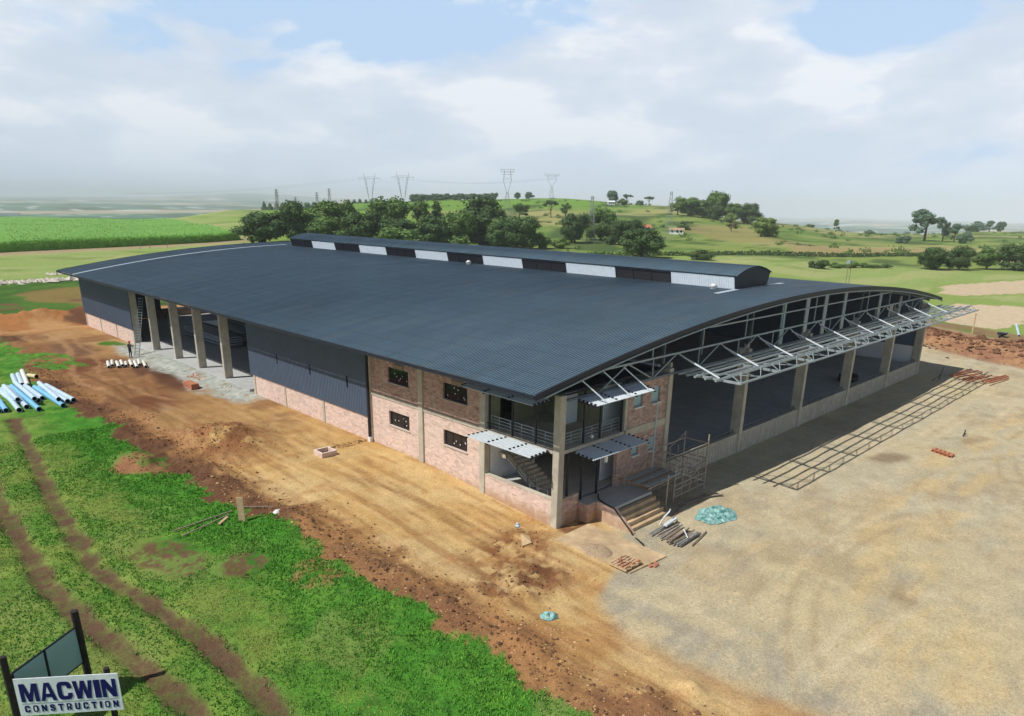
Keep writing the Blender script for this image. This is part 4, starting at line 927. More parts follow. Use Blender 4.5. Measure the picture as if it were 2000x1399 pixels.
# ------------------------------------------------------------------ pipes on the grass
def pipe(name, a, b_, rad, m_, label, grp_, lift=0):
    za, zb = gz(*a)+rad+lift, gz(*b_)+rad+lift; A_ = Vector((*a, za)); B2 = Vector((*b_, zb)); ax = (B2-A_).normalized()
    m = MB(); n_ = 14; U = Vector((0, 0, 1)); x = ax.cross(U).normalized(); y = ax.cross(x); vs = []
    for P_, rr_ in ((A_, rad), (B2, rad), (B2, rad*.86), (A_, rad*.86)):
        vs += [P_+x*(rr_*math.cos(2*math.pi*k/n_))+y*(rr_*math.sin(2*math.pi*k/n_)) for k in range(n_)]
    fs = []
    for s_ in (0, 1, 3): 
        a0, b0 = s_*n_, ((s_+1) % 4)*n_; fs += [(a0+k, a0+(k+1) % n_, b0+(k+1) % n_, b0+k) for k in range(n_)]
    o = m.add(vs, fs).build(name, m_, None, False)
    bo = MB(); bo.add(vs[2*n_:4*n_], [(k, n_+k, n_+(k+1) % n_, (k+1) % n_) for k in range(n_)]); ib = bo.build('pipe_bore', 'pipebore', None); ib.parent = o
    return tag(o, label, 'pipe', grp_)
PG = 'plastic pipes stacked on the grass'
PP = [((-16.2, 50.1), (-16.2, 44.7), 'pipepale', 'pale pipe third from the left edge of the photo, far end against the stack'),
      ((-16.9, 46.9), (-17.15, 42.5), 'pipeblue', 'blue pipe nearly at the left end of the grass stack'),
      ((-17.3, 46), (-17.6, 42.7), 'pipepale', 'leftmost pale pipe of the grass stack'),
      ((-15.9, 50.5), (-16.4, 41.9), 'pipepale', 'long pale pipe left of centre in the grass stack'),
      ((-15.4, 51.1), (-15.75, 42.5), 'pipepale', 'long pale pipe just left of the bright blue one'),
      ((-15.05, 51.4), (-15.15, 41.4), 'pipeblue', 'bright blue pipe at the front middle of the grass stack'),
      ((-14.6, 51.3), (-14.6, 44.0), 'pipepale', 'pale pipe just right of the bright blue one'),
      ((-14.2, 50.3), (-14.15, 44.8), 'pipepale', 'pale pipe in the middle gap of the grass stack'),
      ((-13.65, 49.6), (-13.5, 41.2), 'pipeblue', 'blue pipe at the front of the right-hand group'),
      ((-13.2, 49.7), (-13.0, 41.9), 'pipepale', 'middle pale pipe of the right-hand group'),
      ((-12.8, 49.4), (-12.5, 42.1), 'pipepale', 'rightmost pale pipe of the right-hand group'),
      ((-14.0, 56.2), (-14.6, 51.8), 'pipepale', 'slim pale pipe at the back left of the stack'),
      ((-13.6, 56.0), (-14.25, 51.2), 'pipepale', 'second pale pipe at the back of the stack'),
      ((-13.0, 57.2), (-13.95, 50.6), 'pipewhite', 'white pipe pointing away at the back of the stack'),
      ((-13.0, 55.0), (-12.6, 53.6), 'pipecream', 'short cream pipe lying apart behind the stack')]
for a, b_, m_, lb in PP: pipe('plastic_pipe', a, b_, .20, m_, lb, PG)
for k, (x, y, lb, l_) in enumerate([(-15.9, 47.0, 'pale pipe laid on top left of the stack', 6.0), (-14.85, 47.2, 'pale pipe laid on top of the bright blue one', 7.5), (-13.45, 45.6, 'pale pipe laid on top of the right-hand group', 7.0)]):
    pipe('plastic_pipe', (x+.1, y+l_/2), (x-.1, y-l_/2), .19, 'pipepale', lb, PG, .34)
WPG = 'white pipes beside the gravel apron'
for k in range(9):
    x = -5.9+k*.34; y = 56.0-k*.28; lb = ['leftmost', 'second', 'third', 'fourth', 'middle', 'sixth', 'seventh', 'eighth', 'rightmost'][k]
    pipe('drain_pipe', (x+.45, y+1.2), (x-.25, y-1.5+.3*math.sin(k*2.)), .15, 'pipewhite', f'{lb} of the short white pipes on dark soil by the gravel', WPG, .12 if k % 2 else 0)
for p_, q_, lb in (((-6.4, 55.4), (-2.9, 52.6), 'front timber bearer under the white pipes'), ((-6.0, 56.9), (-2.7, 54.4), 'rear timber bearer under the white pipes')):
    tag(MB().bar((*p_, gz(*p_)+.03), (*q_, gz(*q_)+.03), .12, .08).build('bearer_plank', 'wood', None), lb, 'plank')
# brick block, trench box, stakes, timber
m = MB(); zz = gz(-3.2, 41.3)
for k in range(6):
    for j in range(5): o = random.uniform(-.02, .02); m.box(-3.5+o, 40.6+j*.38, zz-.05+k*.09, -2.8+o, 40.6+j*.38+.36, zz-.05+k*.09+.082)
tag(m.build('brick_stack', 'clay', None), 'square stack of red bricks on the soil by the gravel apron', 'brick stack')
mh = empty('manhole_box', (-3.9, 17.2, gz(-3.9, 17.2)), 'open brick manhole box in the tan dirt beside the brick office wall', 'manhole'); zz = gz(-3.9, 17.2)-.05
m = MB(); m.box(-4.5, 16.7, zz, -4.38, 17.8, zz+.42); m.box(-3.5, 16.7, zz, -3.38, 17.8, zz+.42); m.box(-4.38, 16.7, zz, -3.5, 16.82, zz+.42); m.box(-4.38, 17.68, zz, -3.5, 17.8, zz+.42); m.build('brick_wall', 'lit_brick', mh)
m = MB(); m.box(-4.38, 16.82, zz, -3.5, 17.68, zz+.06); m.build('dark_bottom', 'black', mh)
def clods(name, pts, smin, smax, m_, label, cat):
    V = []; F_ = []; base = [(1, 0, 0), (-1, 0, 0), (0, 1, 0), (0, -1, 0), (0, 0, 1), (0, 0, -1)]
    fc_ = [(0, 2, 4), (2, 1, 4), (1, 3, 4), (3, 0, 4), (2, 0, 5), (1, 2, 5), (3, 1, 5), (0, 3, 5)]
    A_ = np.array(pts); Z_ = ground_h(A_[:, 0], A_[:, 1])
    for (x, y), zz_ in zip(pts, Z_):
        s_ = (smin+(smax-smin)*random.random()**2.2)*(1 if random.random() < .96 else 1.9); o = len(V); a = random.random()*3; c, n_ = math.cos(a), math.sin(a)
        for bx_, by_, bz_ in base:
            k = s_*random.uniform(.55, 1.1); X_, Y_ = bx_*k*1.2, by_*k; V.append((x+c*X_-n_*Y_, y+n_*X_+c*Y_, zz_+s_*.12+bz_*k*.6))
        F_ += [tuple(i+o for i in f) for f in fc_]
    mb = MB(); mb.v = V; mb.f = F_; o_ = mb.build(name, m_, None); return tag(o_, label, cat, kind='stuff')
MT['clodred'] = mat('red_soil_clod', (.17, .085, .045), rough=.95, var=.45, scale=1.5, var2=.3, scale2=.3)
MT['clodtan'] = mat('tan_soil_clod', (.46, .29, .14), rough=.95, var=.35, scale=2)
MT['rubble'] = mat('pale_rubble', (.55, .5, .43), rough=.9, var=.35, scale=1.2)
cl = []
for _ in range(3600):
    y = random.uniform(-16, 60); e_ = abs(random.gauss(1.1, 1.0)); cl.append((float(xb(np.array([y]))[0])+e_, y))
clods('soil_clods', cl, .03, .11, 'clodred', 'brown soil clods strewn along the edge of the grass', 'soil clods')
cl = [(random.gauss(-8.0, 1.6), random.gauss(24.6, 2.4)) for _ in range(900)]+[(random.gauss(-13.7, .8), random.gauss(23.2, 1.4)) for _ in range(260)]+[(random.gauss(-5.6, 1.2), random.gauss(-3, .8)) for _ in range(300)]+[(random.gauss(-2.8, 1.1), random.gauss(.6, .6)) for _ in range(160)]+[(random.uniform(-4.2, .1), 17.6+random.gauss(.5, .25)) for _ in range(260)]+[(random.uniform(-10.5, 0), random.uniform(-8, 40)) for _ in range(60)]
clods('loose_earth', [q for q in cl if q[0] < -.1], .02, .085, 'clodred', 'loose reddish earth lumps on the dirt road and mounds', 'loose earth')
cl = [(float(xb(np.array([y]))[0])+random.uniform(-.1, 3.5), y) for y in [random.uniform(-16, 18) for _ in range(1300)]]
clods('pale_clods', cl, .025, .075, 'clodtan', 'pale tan lumps in the churned dirt beside the grass', 'pale clods')
cl = [(random.uniform(-30, 18), 149+random.gauss(0, 1.6)) for _ in range(1100)]+[(random.uniform(14, 22), 163+random.gauss(0, 1)) for _ in range(90)]
clods('rubble_heap', cl, .25, .8, 'rubble', 'long line of pale rubble beyond the far end of the warehouse', 'rubble')
cl = [(random.gauss(82.5, 3.2), random.uniform(-9, 22)) for _ in range(1500)]
clods('bank_lumps', cl, .12, .42, 'clodred', 'lumpy red soil bank beyond the far corner of the yard', 'soil lumps')
cl = [(random.uniform(-6, 14), random.uniform(-16, -3.5)) for _ in range(2600)]
clods('yard_stones', [q for q in cl if q[0] > -5.5-.1*q[1] or q[1] < -8], .012, .03, 'oldwood', 'small stones scattered over the gravel yard', 'gravel')
tag(MB().hexa([(-12.88, 10.95, -.2), (-12.64, 10.70, -.2), (-12.60, 10.74, -.2), (-12.84, 10.99, -.2)], [(-12.88, 11.0, 1.34), (-12.64, 10.75, 1.36), (-12.60, 10.79, 1.36), (-12.84, 11.04, 1.34)]).build('marker_board', 'wood', None), 'upright pale timber board standing at the edge of the grass', 'marker board')
for k, (a, b_, lb) in enumerate([((-15.9, 11.9), (-12.7, 12.2), 'long thin branch lying behind the upright board'), ((-15.8, 11.0), (-13.0, 11.8), 'grey pole lying on the grass left of the upright board'), ((-13.9, 11.0), (-13.2, 11.6), 'short pale plank on the grass beside the upright board'), ((-12.4, 12.4), (-10.9, 10.9), 'thin grey pole lying right of the upright board')]):
    tag(MB().bar((*a, gz(*a)+.1), (*b_, gz(*b_)+.1), .14 if k == 2 else .06, .05).build('timber_offcut', 'wood' if k == 2 else 'oldwood', None), lb, 'timber')
tag(heap('cement_lump', -11.0, 10.3, .28, .22, .16, gz(-11, 10.3), 'pipewhite', 8, 10), 'small white lump of cement at the dirt edge near the upright board', 'cement lump')
clods('brick_rubble', [(random.gauss(-1.6, .35), random.gauss(44.8, .8)) for _ in range(70)], .05, .16, 'clay', 'scattered broken bricks on the gravel apron in front of the open bays', 'brick rubble')
clods('cement_crumbs', [(random.gauss(-1.3, .3), random.gauss(38.6, .5)) for _ in range(60)], .04, .14, 'rubble', 'pale cement crumbs on the gravel beside the grey cladding', 'cement crumbs')

# ------------------------------------------------------------------ things on the yard and beyond
gs = 'orange brick-coloured salvage across the yard'
e1 = empty('steel_frame_stack', (62.5, -4.5, -1.1), 'stack of red primed steel members at the far right of the yard', 'steel stack')
for k in range(9):
    x = 59.5+random.uniform(0, 2.5); y = -2.6-k*.5; m = MB(); m.bar((x, y, gz(x, y)+.15+.1*(k % 3)), (x+5.2, y-.8+random.uniform(-.6, .6), gz(x, y)+.18+.1*(k % 2)), .13, .14); m.build('steel_member', 'clay', e1)
m = MB(); m.bar((58.6, -2.4, -1.1), (58.8, -2.6, .4), .06); m.bar((57.0, -2.2, -.9), (59.3, -2.4, -.5), .06); m.build('trestle', 'black', e1)
e1 = empty('hollow_block_row', (31.9, -10.2, -1.15), 'short row of red hollow blocks lying alone in the middle of the yard', 'hollow blocks')
for k in range(5):
    x, y = 32.35-k*.13, -9.6-k*.32; zz = gz(x, y); m = MB(); m.box(x-.4, y-.13, zz, x+.3, y+.13, zz+.04); m.box(x-.4, y-.13, zz+.15, x+.3, y+.13, zz+.19); m.box(x-.4, y-.13, zz+.04, x+.3, y-.09, zz+.15); m.box(x-.4, y+.09, zz+.04, x+.3, y+.13, zz+.15)
    m.build('hollow_block', 'clay', e1)
m = MB(); m.tube((38.4, -10, gz(38.4, -10)), (38.45, -10.05, gz(38.4, -10)+.55), .04, n=6); m.tube((38.2, -10, gz(38.2, -10)+.12), (38.6, -10.1, gz(38.4, -10)+.2), .05, n=6)
tag(m.build('survey_peg', 'post', None), 'small dark survey peg standing alone in the yard', 'survey peg')
m = MB(); m.tube((94.9, 3.5, gz(94.9, 3.5)-.2), (95.1, 3.6, 2.0), .09, n=8); m.tube((95.1, 3.6, 2.0), (95.1, 3.6, 2.15), .13, n=8)
tag(m.build('timber_post', 'wood', None), 'pale timber post standing behind the red soil bank', 'post')
wb = empty('wheelbarrow', (97, .2, gz(97, .2)), 'overturned dark wheelbarrow beyond the red soil bank', 'wheelbarrow'); zz = gz(97, .2)
MB().hexa([(96.5, -.2, zz+.2), (97.3, -.2, zz+.2), (97.3, .5, zz+.2), (96.5, .5, zz+.2)], [(96.2, -.45, zz+.6), (97.6, -.45, zz+.6), (97.6, .75, zz+.6), (96.2, .75, zz+.6)]).build('tray', 'black', wb)
MB().tube((95.6, .1, zz+.3), (95.6, .25, zz+.3), .3, n=14).build('wheel', 'black', wb)
m = MB(); m.bar((96, -.3, zz+.3), (98.4, -.4, zz+.5), .05); m.bar((96, .6, zz+.3), (98.4, .7, zz+.5), .05); m.build('handle', 'galv', wb)
for k, (a, b_, lb) in enumerate([((99, -1.5), (112, 1.5), 'longest pale pipe lying on the grass beyond the soil bank'), ((101, -3), (109, -4), 'shorter pale pipe at the right edge beyond the soil bank')]):
    pipe('water_pipe', a, b_, .16, 'pipepale', lb, 'pipes beyond the soil bank')
lm = empty('floodlight_mast', (148.2, 42.7, gz(148, 42.7)), 'short floodlight mast rising behind the warehouse roof', 'light mast'); zz = gz(148.2, 42.7)
MB().tube((147.9, 42.7, zz), (147.9, 42.7, zz+5.2), .09, n=8).build('mast_pole', 'oldwood', lm); MB().tube((148.6, 42.2, zz), (148.5, 42.3, zz+4.6), .09, n=8).build('mast_pole', 'oldwood', lm)
MB().box(147.6, 42.3, zz+5.2, 148.9, 43.1, zz+5.9).build('lamp_head', 'galv', lm)
m = MB(); m.tube((97.5, -7, gz(97, -7)), (97.5, -7, gz(97, -7)+.4), .5, .15, n=12); tag(m.build('white_bag', 'pipewhite', None, True), 'white bag lying at the right end of the soil bank', 'bag')

# ------------------------------------------------------------------ signboards
sg = empty('site_signboard', (-23.7, -1.2, gz(-23.7, -1.2)), 'white MACWIN CONSTRUCTION signboard on dark timber posts in the grass', 'signboard')
BL, BR = Vector((-24.91, -.33, 1.0)), Vector((-22.55, -2.14, 1.0)); hx = (BR-BL).normalized(); wB = (BR-BL).length; hB = 1.32; nrm = Vector((hx.y, -hx.x, 0))
if nrm.dot(CAMP-BL) < 0: nrm = -nrm
def bp3(u_, v_, o): return BL+hx*u_+Vector((0, 0, v_))+nrm*o
def extr(poly, o0, o1, m):
    n_ = len(poly); m.add([bp3(a, c, o1) for a, c in poly]+[bp3(a, c, o0) for a, c in poly], [tuple(range(n_))]+[(k, n_+k, n_+(k+1) % n_, (k+1) % n_) for k in range(n_)])
m = MB(); extr([(0, 0), (wB, 0), (wB, hB), (0, hB)], -.03, 0, m); m.add([bp3(a, c, -.03) for a, c in ((0, 0), (0, hB), (wB, hB), (wB, 0))], [(0, 1, 2, 3)]); board = m.build('sign_panel', 'sign', sg)
GLY = {
 'M': [[(0, 0), (.22, 0), (.22, .62), (.40, 0), (.60, 0), (.78, .62), (.78, 0), (1, 0), (1, 1), (.70, 1), (.50, .38), (.30, 1), (0, 1)]],
 'A': [[(0, 0), (.25, 0), (.31, .2), (.69, .2), (.75, 0), (1, 0), (.66, 1), (.34, 1)]],
 'C': [[(1, .36), (.98, .16), (.86, .03), (.68, 0), (.32, 0), (.14, .03), (.02, .16), (0, .36), (0, .64), (.02, .84), (.14, .97), (.32, 1), (.68, 1), (.86, .97), (.98, .84), (1, .62), (.70, .62), (.68, .76), (.60, .80), (.40, .80), (.32, .74), (.31, .62), (.31, .38), (.32, .26), (.40, .20), (.60, .20), (.68, .24), (.70, .36)]],
 'W': [[(.14, 0), (.38, 0), (.50, .55), (.62, 0), (.86, 0), (1, 1), (.80, 1), (.72, .38), (.60, 1), (.40, 1), (.28, .38), (.20, 1), (0, 1)]],
 'I': [[(0, 0), (1, 0), (1, 1), (0, 1)]],
 'N': [[(0, 0), (.27, 0), (.27, .52), (.70, 0), (1, 0), (1, 1), (.73, 1), (.73, .48), (.30, 1), (0, 1)]],
 'O': [[(.3, 0), (.7, 0), (.96, .12), (1, .3), (1, .7), (.96, .88), (.7, 1), (.3, 1), (.04, .88), (0, .7), (0, .3), (.04, .12)]],
 'S': [[(0, .30), (.04, .1), (.28, 0), (.72, 0), (.96, .1), (1, .30), (.96, .48), (.75, .60), (.40, .68), (.34, .76), (.42, .82), (.60, .82), (.66, .70), (.98, .70), (.94, .9), (.72, 1), (.28, 1), (.04, .9), (0, .72), (.06, .54), (.28, .44), (.60, .34), (.66, .26), (.60, .18), (.40, .18), (.34, .30)]],
 'T': [[(.34, 0), (.66, 0), (.66, .78), (1, .78), (1, 1), (0, 1), (0, .78), (.34, .78)]],
 'R': [[(0, 0), (.32, 0), (.32, .36), (.46, .36), (.66, 0), (1, 0), (.78, .42), (.96, .52), (1, .72), (.94, .92), (.74, 1), (0, 1)]],
 'U': [[(.3, 0), (.7, 0), (.96, .1), (1, .3), (1, 1), (.68, 1), (.68, .3), (.6, .2), (.4, .2), (.32, .3), (.32, 1), (0, 1), (0, .3), (.04, .1)]]}
HOLES = {'A': [(.38, .40), (.62, .40), (.50, .80)], 'O': [(.38, .2), (.62, .2), (.68, .3), (.68, .7), (.62, .8), (.38, .8), (.32, .7), (.32, .3)], 'R': [(.32, .58), (.6, .58), (.68, .68), (.6, .8), (.32, .8)]}
def word(txt, u0, u1, v0, v1, gap, widths, name):
    m = MB(); h = MB(); tot = sum(widths.get(c, 1) for c in txt)+gap*(len(txt)-1); k = (u1-u0)/tot; x = u0
    for c in txt:
        w = widths.get(c, 1)*k
        for P_ in GLY[c]: extr([(x+a*w, v0+b2*(v1-v0)) for a, b2 in P_], .001, .012, m)
        if c in HOLES: extr([(x+a*w, v0+b2*(v1-v0)) for a, b2 in HOLES[c]], .012, .0155, h)
        x += w+gap*k
    m.build(name, 'blue', board)
    if h.v: h.build('letter_counter', 'sign', board)
word('MACWIN', .12, wB-.10, .50, 1.14, .10, {'M': 1.25, 'W': 1.35, 'I': .42, 'A': 1.1}, 'main_lettering')
word('CONSTRUCTION', .16, wB-.12, .12, .36, .62, {'I': .42}, 'second_lettering')
m = MB(); extr([(.1, .425), (wB-.08, .425), (wB-.08, .44), (.1, .44)], .001, .008, m); m.build('rule_line', 'galv', board)
zg_ = gz(-24.9, 0)
MB().tube((-24.98, -.12, zg_-.3), (-25.0, -.12, 3.05), .10, n=8).build('sign_post', 'post', sg)
MB().tube((-22.74, -1.78, zg_-.3), (-22.74, -1.78, 2.42), .09, n=8).build('sign_post', 'post', sg)
MB().tube((-22.62, 1.55, zg_-.3), (-22.68, 1.5, 2.92), .12, n=8).build('sign_post', 'post', sg)
a, b_ = Vector((-24.85, 0.02, 0)), Vector((-22.73, 1.5, 0)); dv = (b_-a).normalized(); nn_ = Vector((-dv.y, dv.x, 0))*.02
m = MB(); q = [a-nn_, b_-nn_, b_+nn_, a+nn_]; m.hexa([x+Vector((0, 0, .95)) for x in q], [x+Vector((0, 0, 2.3)) for x in q]); rp_ = m.build('rear_panel', 'tealback', sg)
m = MB(); nn_ = nn_*2
for z0 in (.93, 2.32): m.bar(a+Vector((0, 0, z0)), b_+Vector((0, 0, z0)), .05)
mid = a.lerp(b_, .47); m.bar(mid+Vector((0, 0, .95)), mid+Vector((0, 0, 2.3)), .09, .09); m.bar(a+Vector((0, 0, .95)), a+Vector((0, 0, 2.3)), .06)
m.build('panel_frame', 'black', rp_)

# ------------------------------------------------------------------ grass tufts
def tufts(name, P_, hmin, hmax, m_, label, cat, per=4, wid=.03):
    A_ = np.array(P_); Z_ = ground_h(A_[:, 0], A_[:, 1]); n_ = len(A_)
    A_ = np.repeat(A_, per, 0)+rng.normal(0, .05, (n_*per, 2)); Z_ = np.repeat(Z_, per); n_ = len(A_)
    a = rng.random(n_)*2*np.pi; h = rng.uniform(hmin, hmax, n_); l = rng.uniform(.2, .8, n_)*h; w = wid*rng.uniform(.6, 1.4, n_)
    ca, sa = np.cos(a), np.sin(a); la = rng.random(n_)*2*np.pi
    V = np.zeros((n_, 3, 3)); V[:, 0] = np.stack([A_[:, 0]-ca*w, A_[:, 1]-sa*w, Z_-.02], 1); V[:, 1] = np.stack([A_[:, 0]+ca*w, A_[:, 1]+sa*w, Z_-.02], 1)
    V[:, 2] = np.stack([A_[:, 0]+np.cos(la)*l, A_[:, 1]+np.sin(la)*l, Z_+h], 1)
    me_ = bpy.data.meshes.new(name); me_.vertices.add(n_*3); me_.vertices.foreach_set('co', V.astype(np.float32).ravel())
    me_.loops.add(n_*3); me_.loops.foreach_set('vertex_index', np.arange(n_*3, dtype=np.int32)); me_.polygons.add(n_)
    me_.polygons.foreach_set('loop_start', np.arange(0, n_*3, 3, dtype=np.int32)); me_.polygons.foreach_set('loop_total', np.full(n_, 3, np.int32)); me_.update(); me_.validate()
    me_.materials.append(m_); o = bpy.data.objects.new(name, me_); COL.objects.link(o); return tag(o, label, cat, kind='stuff')
GM1 = leaf_mat('turf_blades', (.13, .35, .045), .25); GM3 = leaf_mat('short_turf_blades', (.125, .32, .045), .2); GM2 = leaf_mat('dry_turf_blades', (.32, .38, .10), .25)
P_ = rng.uniform((-28, -14), (-9, 34), (85000, 2)); e_ = P_[:, 0]-xb(P_[:, 1]); tr = np.minimum(seg_dist(P_[:, 0], P_[:, 1], TR1), seg_dist(P_[:, 0], P_[:, 1], TR2))
br_ = np.minimum(np.hypot((P_[:, 0]+17.1)/1.7, (P_[:, 1]-9.6)/3.2), np.hypot((P_[:, 0]+14.9)/1.8, (P_[:, 1]-6.3)/1.2))
ok = (e_+(fbm(P_[:, 0]+50, P_[:, 1]-20, .5, 4, .7)-.5)*1.6 < .05) & (br_*0+e_+np.maximum(0, fbm(P_[:, 0], P_[:, 1], 1.1, 5, .6)-.62)*9*SS(-3, 0, e_) < .1) & (tr > .42+.7*(fbm(P_[:, 0], P_[:, 1], .6, 3)-.5)) & (br_ > .8) & (np.hypot((P_[:, 0]+13.7)/1.4, (P_[:, 1]-23.2)/2.5) > 1)
tl = ok & (e_ > -3.6) & (fbm(P_[:, 0]+9, P_[:, 1], 1.6, 3) > .47)
dryp = (P_[:, 0] < -15.5) & (fbm(P_[:, 0], P_[:, 1], 3, 3) > .5)
tufts('long_grass', P_[tl].tolist(), (.04), .12, GM1, 'longer rank grass along the dirt edge', 'grass')
tufts('grass', P_[ok & ~tl & ~dryp].tolist(), .03, .09, GM3, 'short green grass in the foreground', 'grass', 3)
tufts('dry_grass', P_[ok & dryp].tolist(), .02, .06, GM2, 'yellowish dry grass between the wheel tracks', 'grass', 3)

# ------------------------------------------------------------------ cane field
def cane():
    nU, nV = 150, 60; V = []; front = [(-260, 170), (-60, 210), (25, 250), (60, 262), (112, 279)]; back = [(-330, 470), (-120, 560), (90, 620), (150, 600), (178, 540)]
    FU = np.linspace(0, 1, nU+1); fx_ = np.interp(FU, np.linspace(0, 1, 5), [p[0] for p in front]); fy_ = np.interp(FU, np.linspace(0, 1, 5), [p[1] for p in front])
    bx_ = np.interp(FU, np.linspace(0, 1, 5), [p[0] for p in back]); by_ = np.interp(FU, np.linspace(0, 1, 5), [p[1] for p in back])
    FV = np.linspace(0, 1, nV+1)**1.5
    X_ = fx_[None]*(1-FV[:, None])+bx_[None]*FV[:, None]; Y_ = fy_[None]*(1-FV[:, None])+by_[None]*FV[:, None]
    sh = X_.shape; Xf, Yf = X_.ravel(), Y_.ravel(); G_ = ground_h(Xf, Yf, False); top = G_+2.3+.5*fbm(Xf, Yf, 3, 4, .6); 
    V = np.stack([Xf, Yf, top], 1).tolist(); i = np.arange(len(V)).reshape(sh)
    F_ = [(int(i[a, c]), int(i[a, c+1]), int(i[a+1, c+1]), int(i[a+1, c])) for a in range(nV) for c in range(nU)]
    o = len(V); V += [(float(x), float(y), float(g)-.3) for x, y, g in zip(X_[0], Y_[0], G_[:nU+1])]
    F_ += [(o+c, o+c+1, int(i[0, c+1]), int(i[0, c])) for c in range(nU)]
    o2 = len(V); V += [(float(X_[a, nU]), float(Y_[a, nU]), float(G_.reshape(sh)[a, nU])-.3) for a in range(nV+1)]
    F_ += [(int(i[a, nU]), o2+a, o2+a+1, int(i[a+1, nU])) for a in range(nV)]
    # ragged leaves
    for _ in range(30000):
        c = random.random()*nU; a = abs(random.gauss(0, .06))*nV if random.random() < .45 else random.random()**1.3*nV
        ci, ai = min(nU-1, int(c)), min(nV-1, int(a)); fc_, fa = c-ci, a-ai
        x = X_[ai, ci]*(1-fc_)*(1-fa)+X_[ai, ci+1]*fc_*(1-fa)+X_[ai+1, ci]*(1-fc_)*fa+X_[ai+1, ci+1]*fc_*fa
        y = Y_[ai, ci]*(1-fc_)*(1-fa)+Y_[ai, ci+1]*fc_*(1-fa)+Y_[ai+1, ci]*(1-fc_)*fa+Y_[ai+1, ci+1]*fc_*fa
        zt_ = top.reshape(sh)[ai, ci]; s_ = random.uniform(.25, .7); an = random.random()*6.3; k = len(V); z0 = zt_-random.uniform(.1, 2.4 if a < .5 else .3); yo = -random.random()*.7 if a < .5 else 0
        V += [(x-.2*math.cos(an), y+yo-.2*math.sin(an), z0), (x+.2*math.cos(an), y+yo+.2*math.sin(an), z0), (x+random.uniform(-.5, .5), y+yo+random.uniform(-.5, .5), z0+s_)]; F_.append((k, k+1, k+2))
    mb = MB(); mb.v = V; mb.f = F_
    return tag(mb.build('sugar_cane', leaf_mat('cane_leaves', (.15, .34, .055), .2), None), 'dense bright green sugar cane field beyond the warehouse', 'cane field', kind='stuff')
cane()

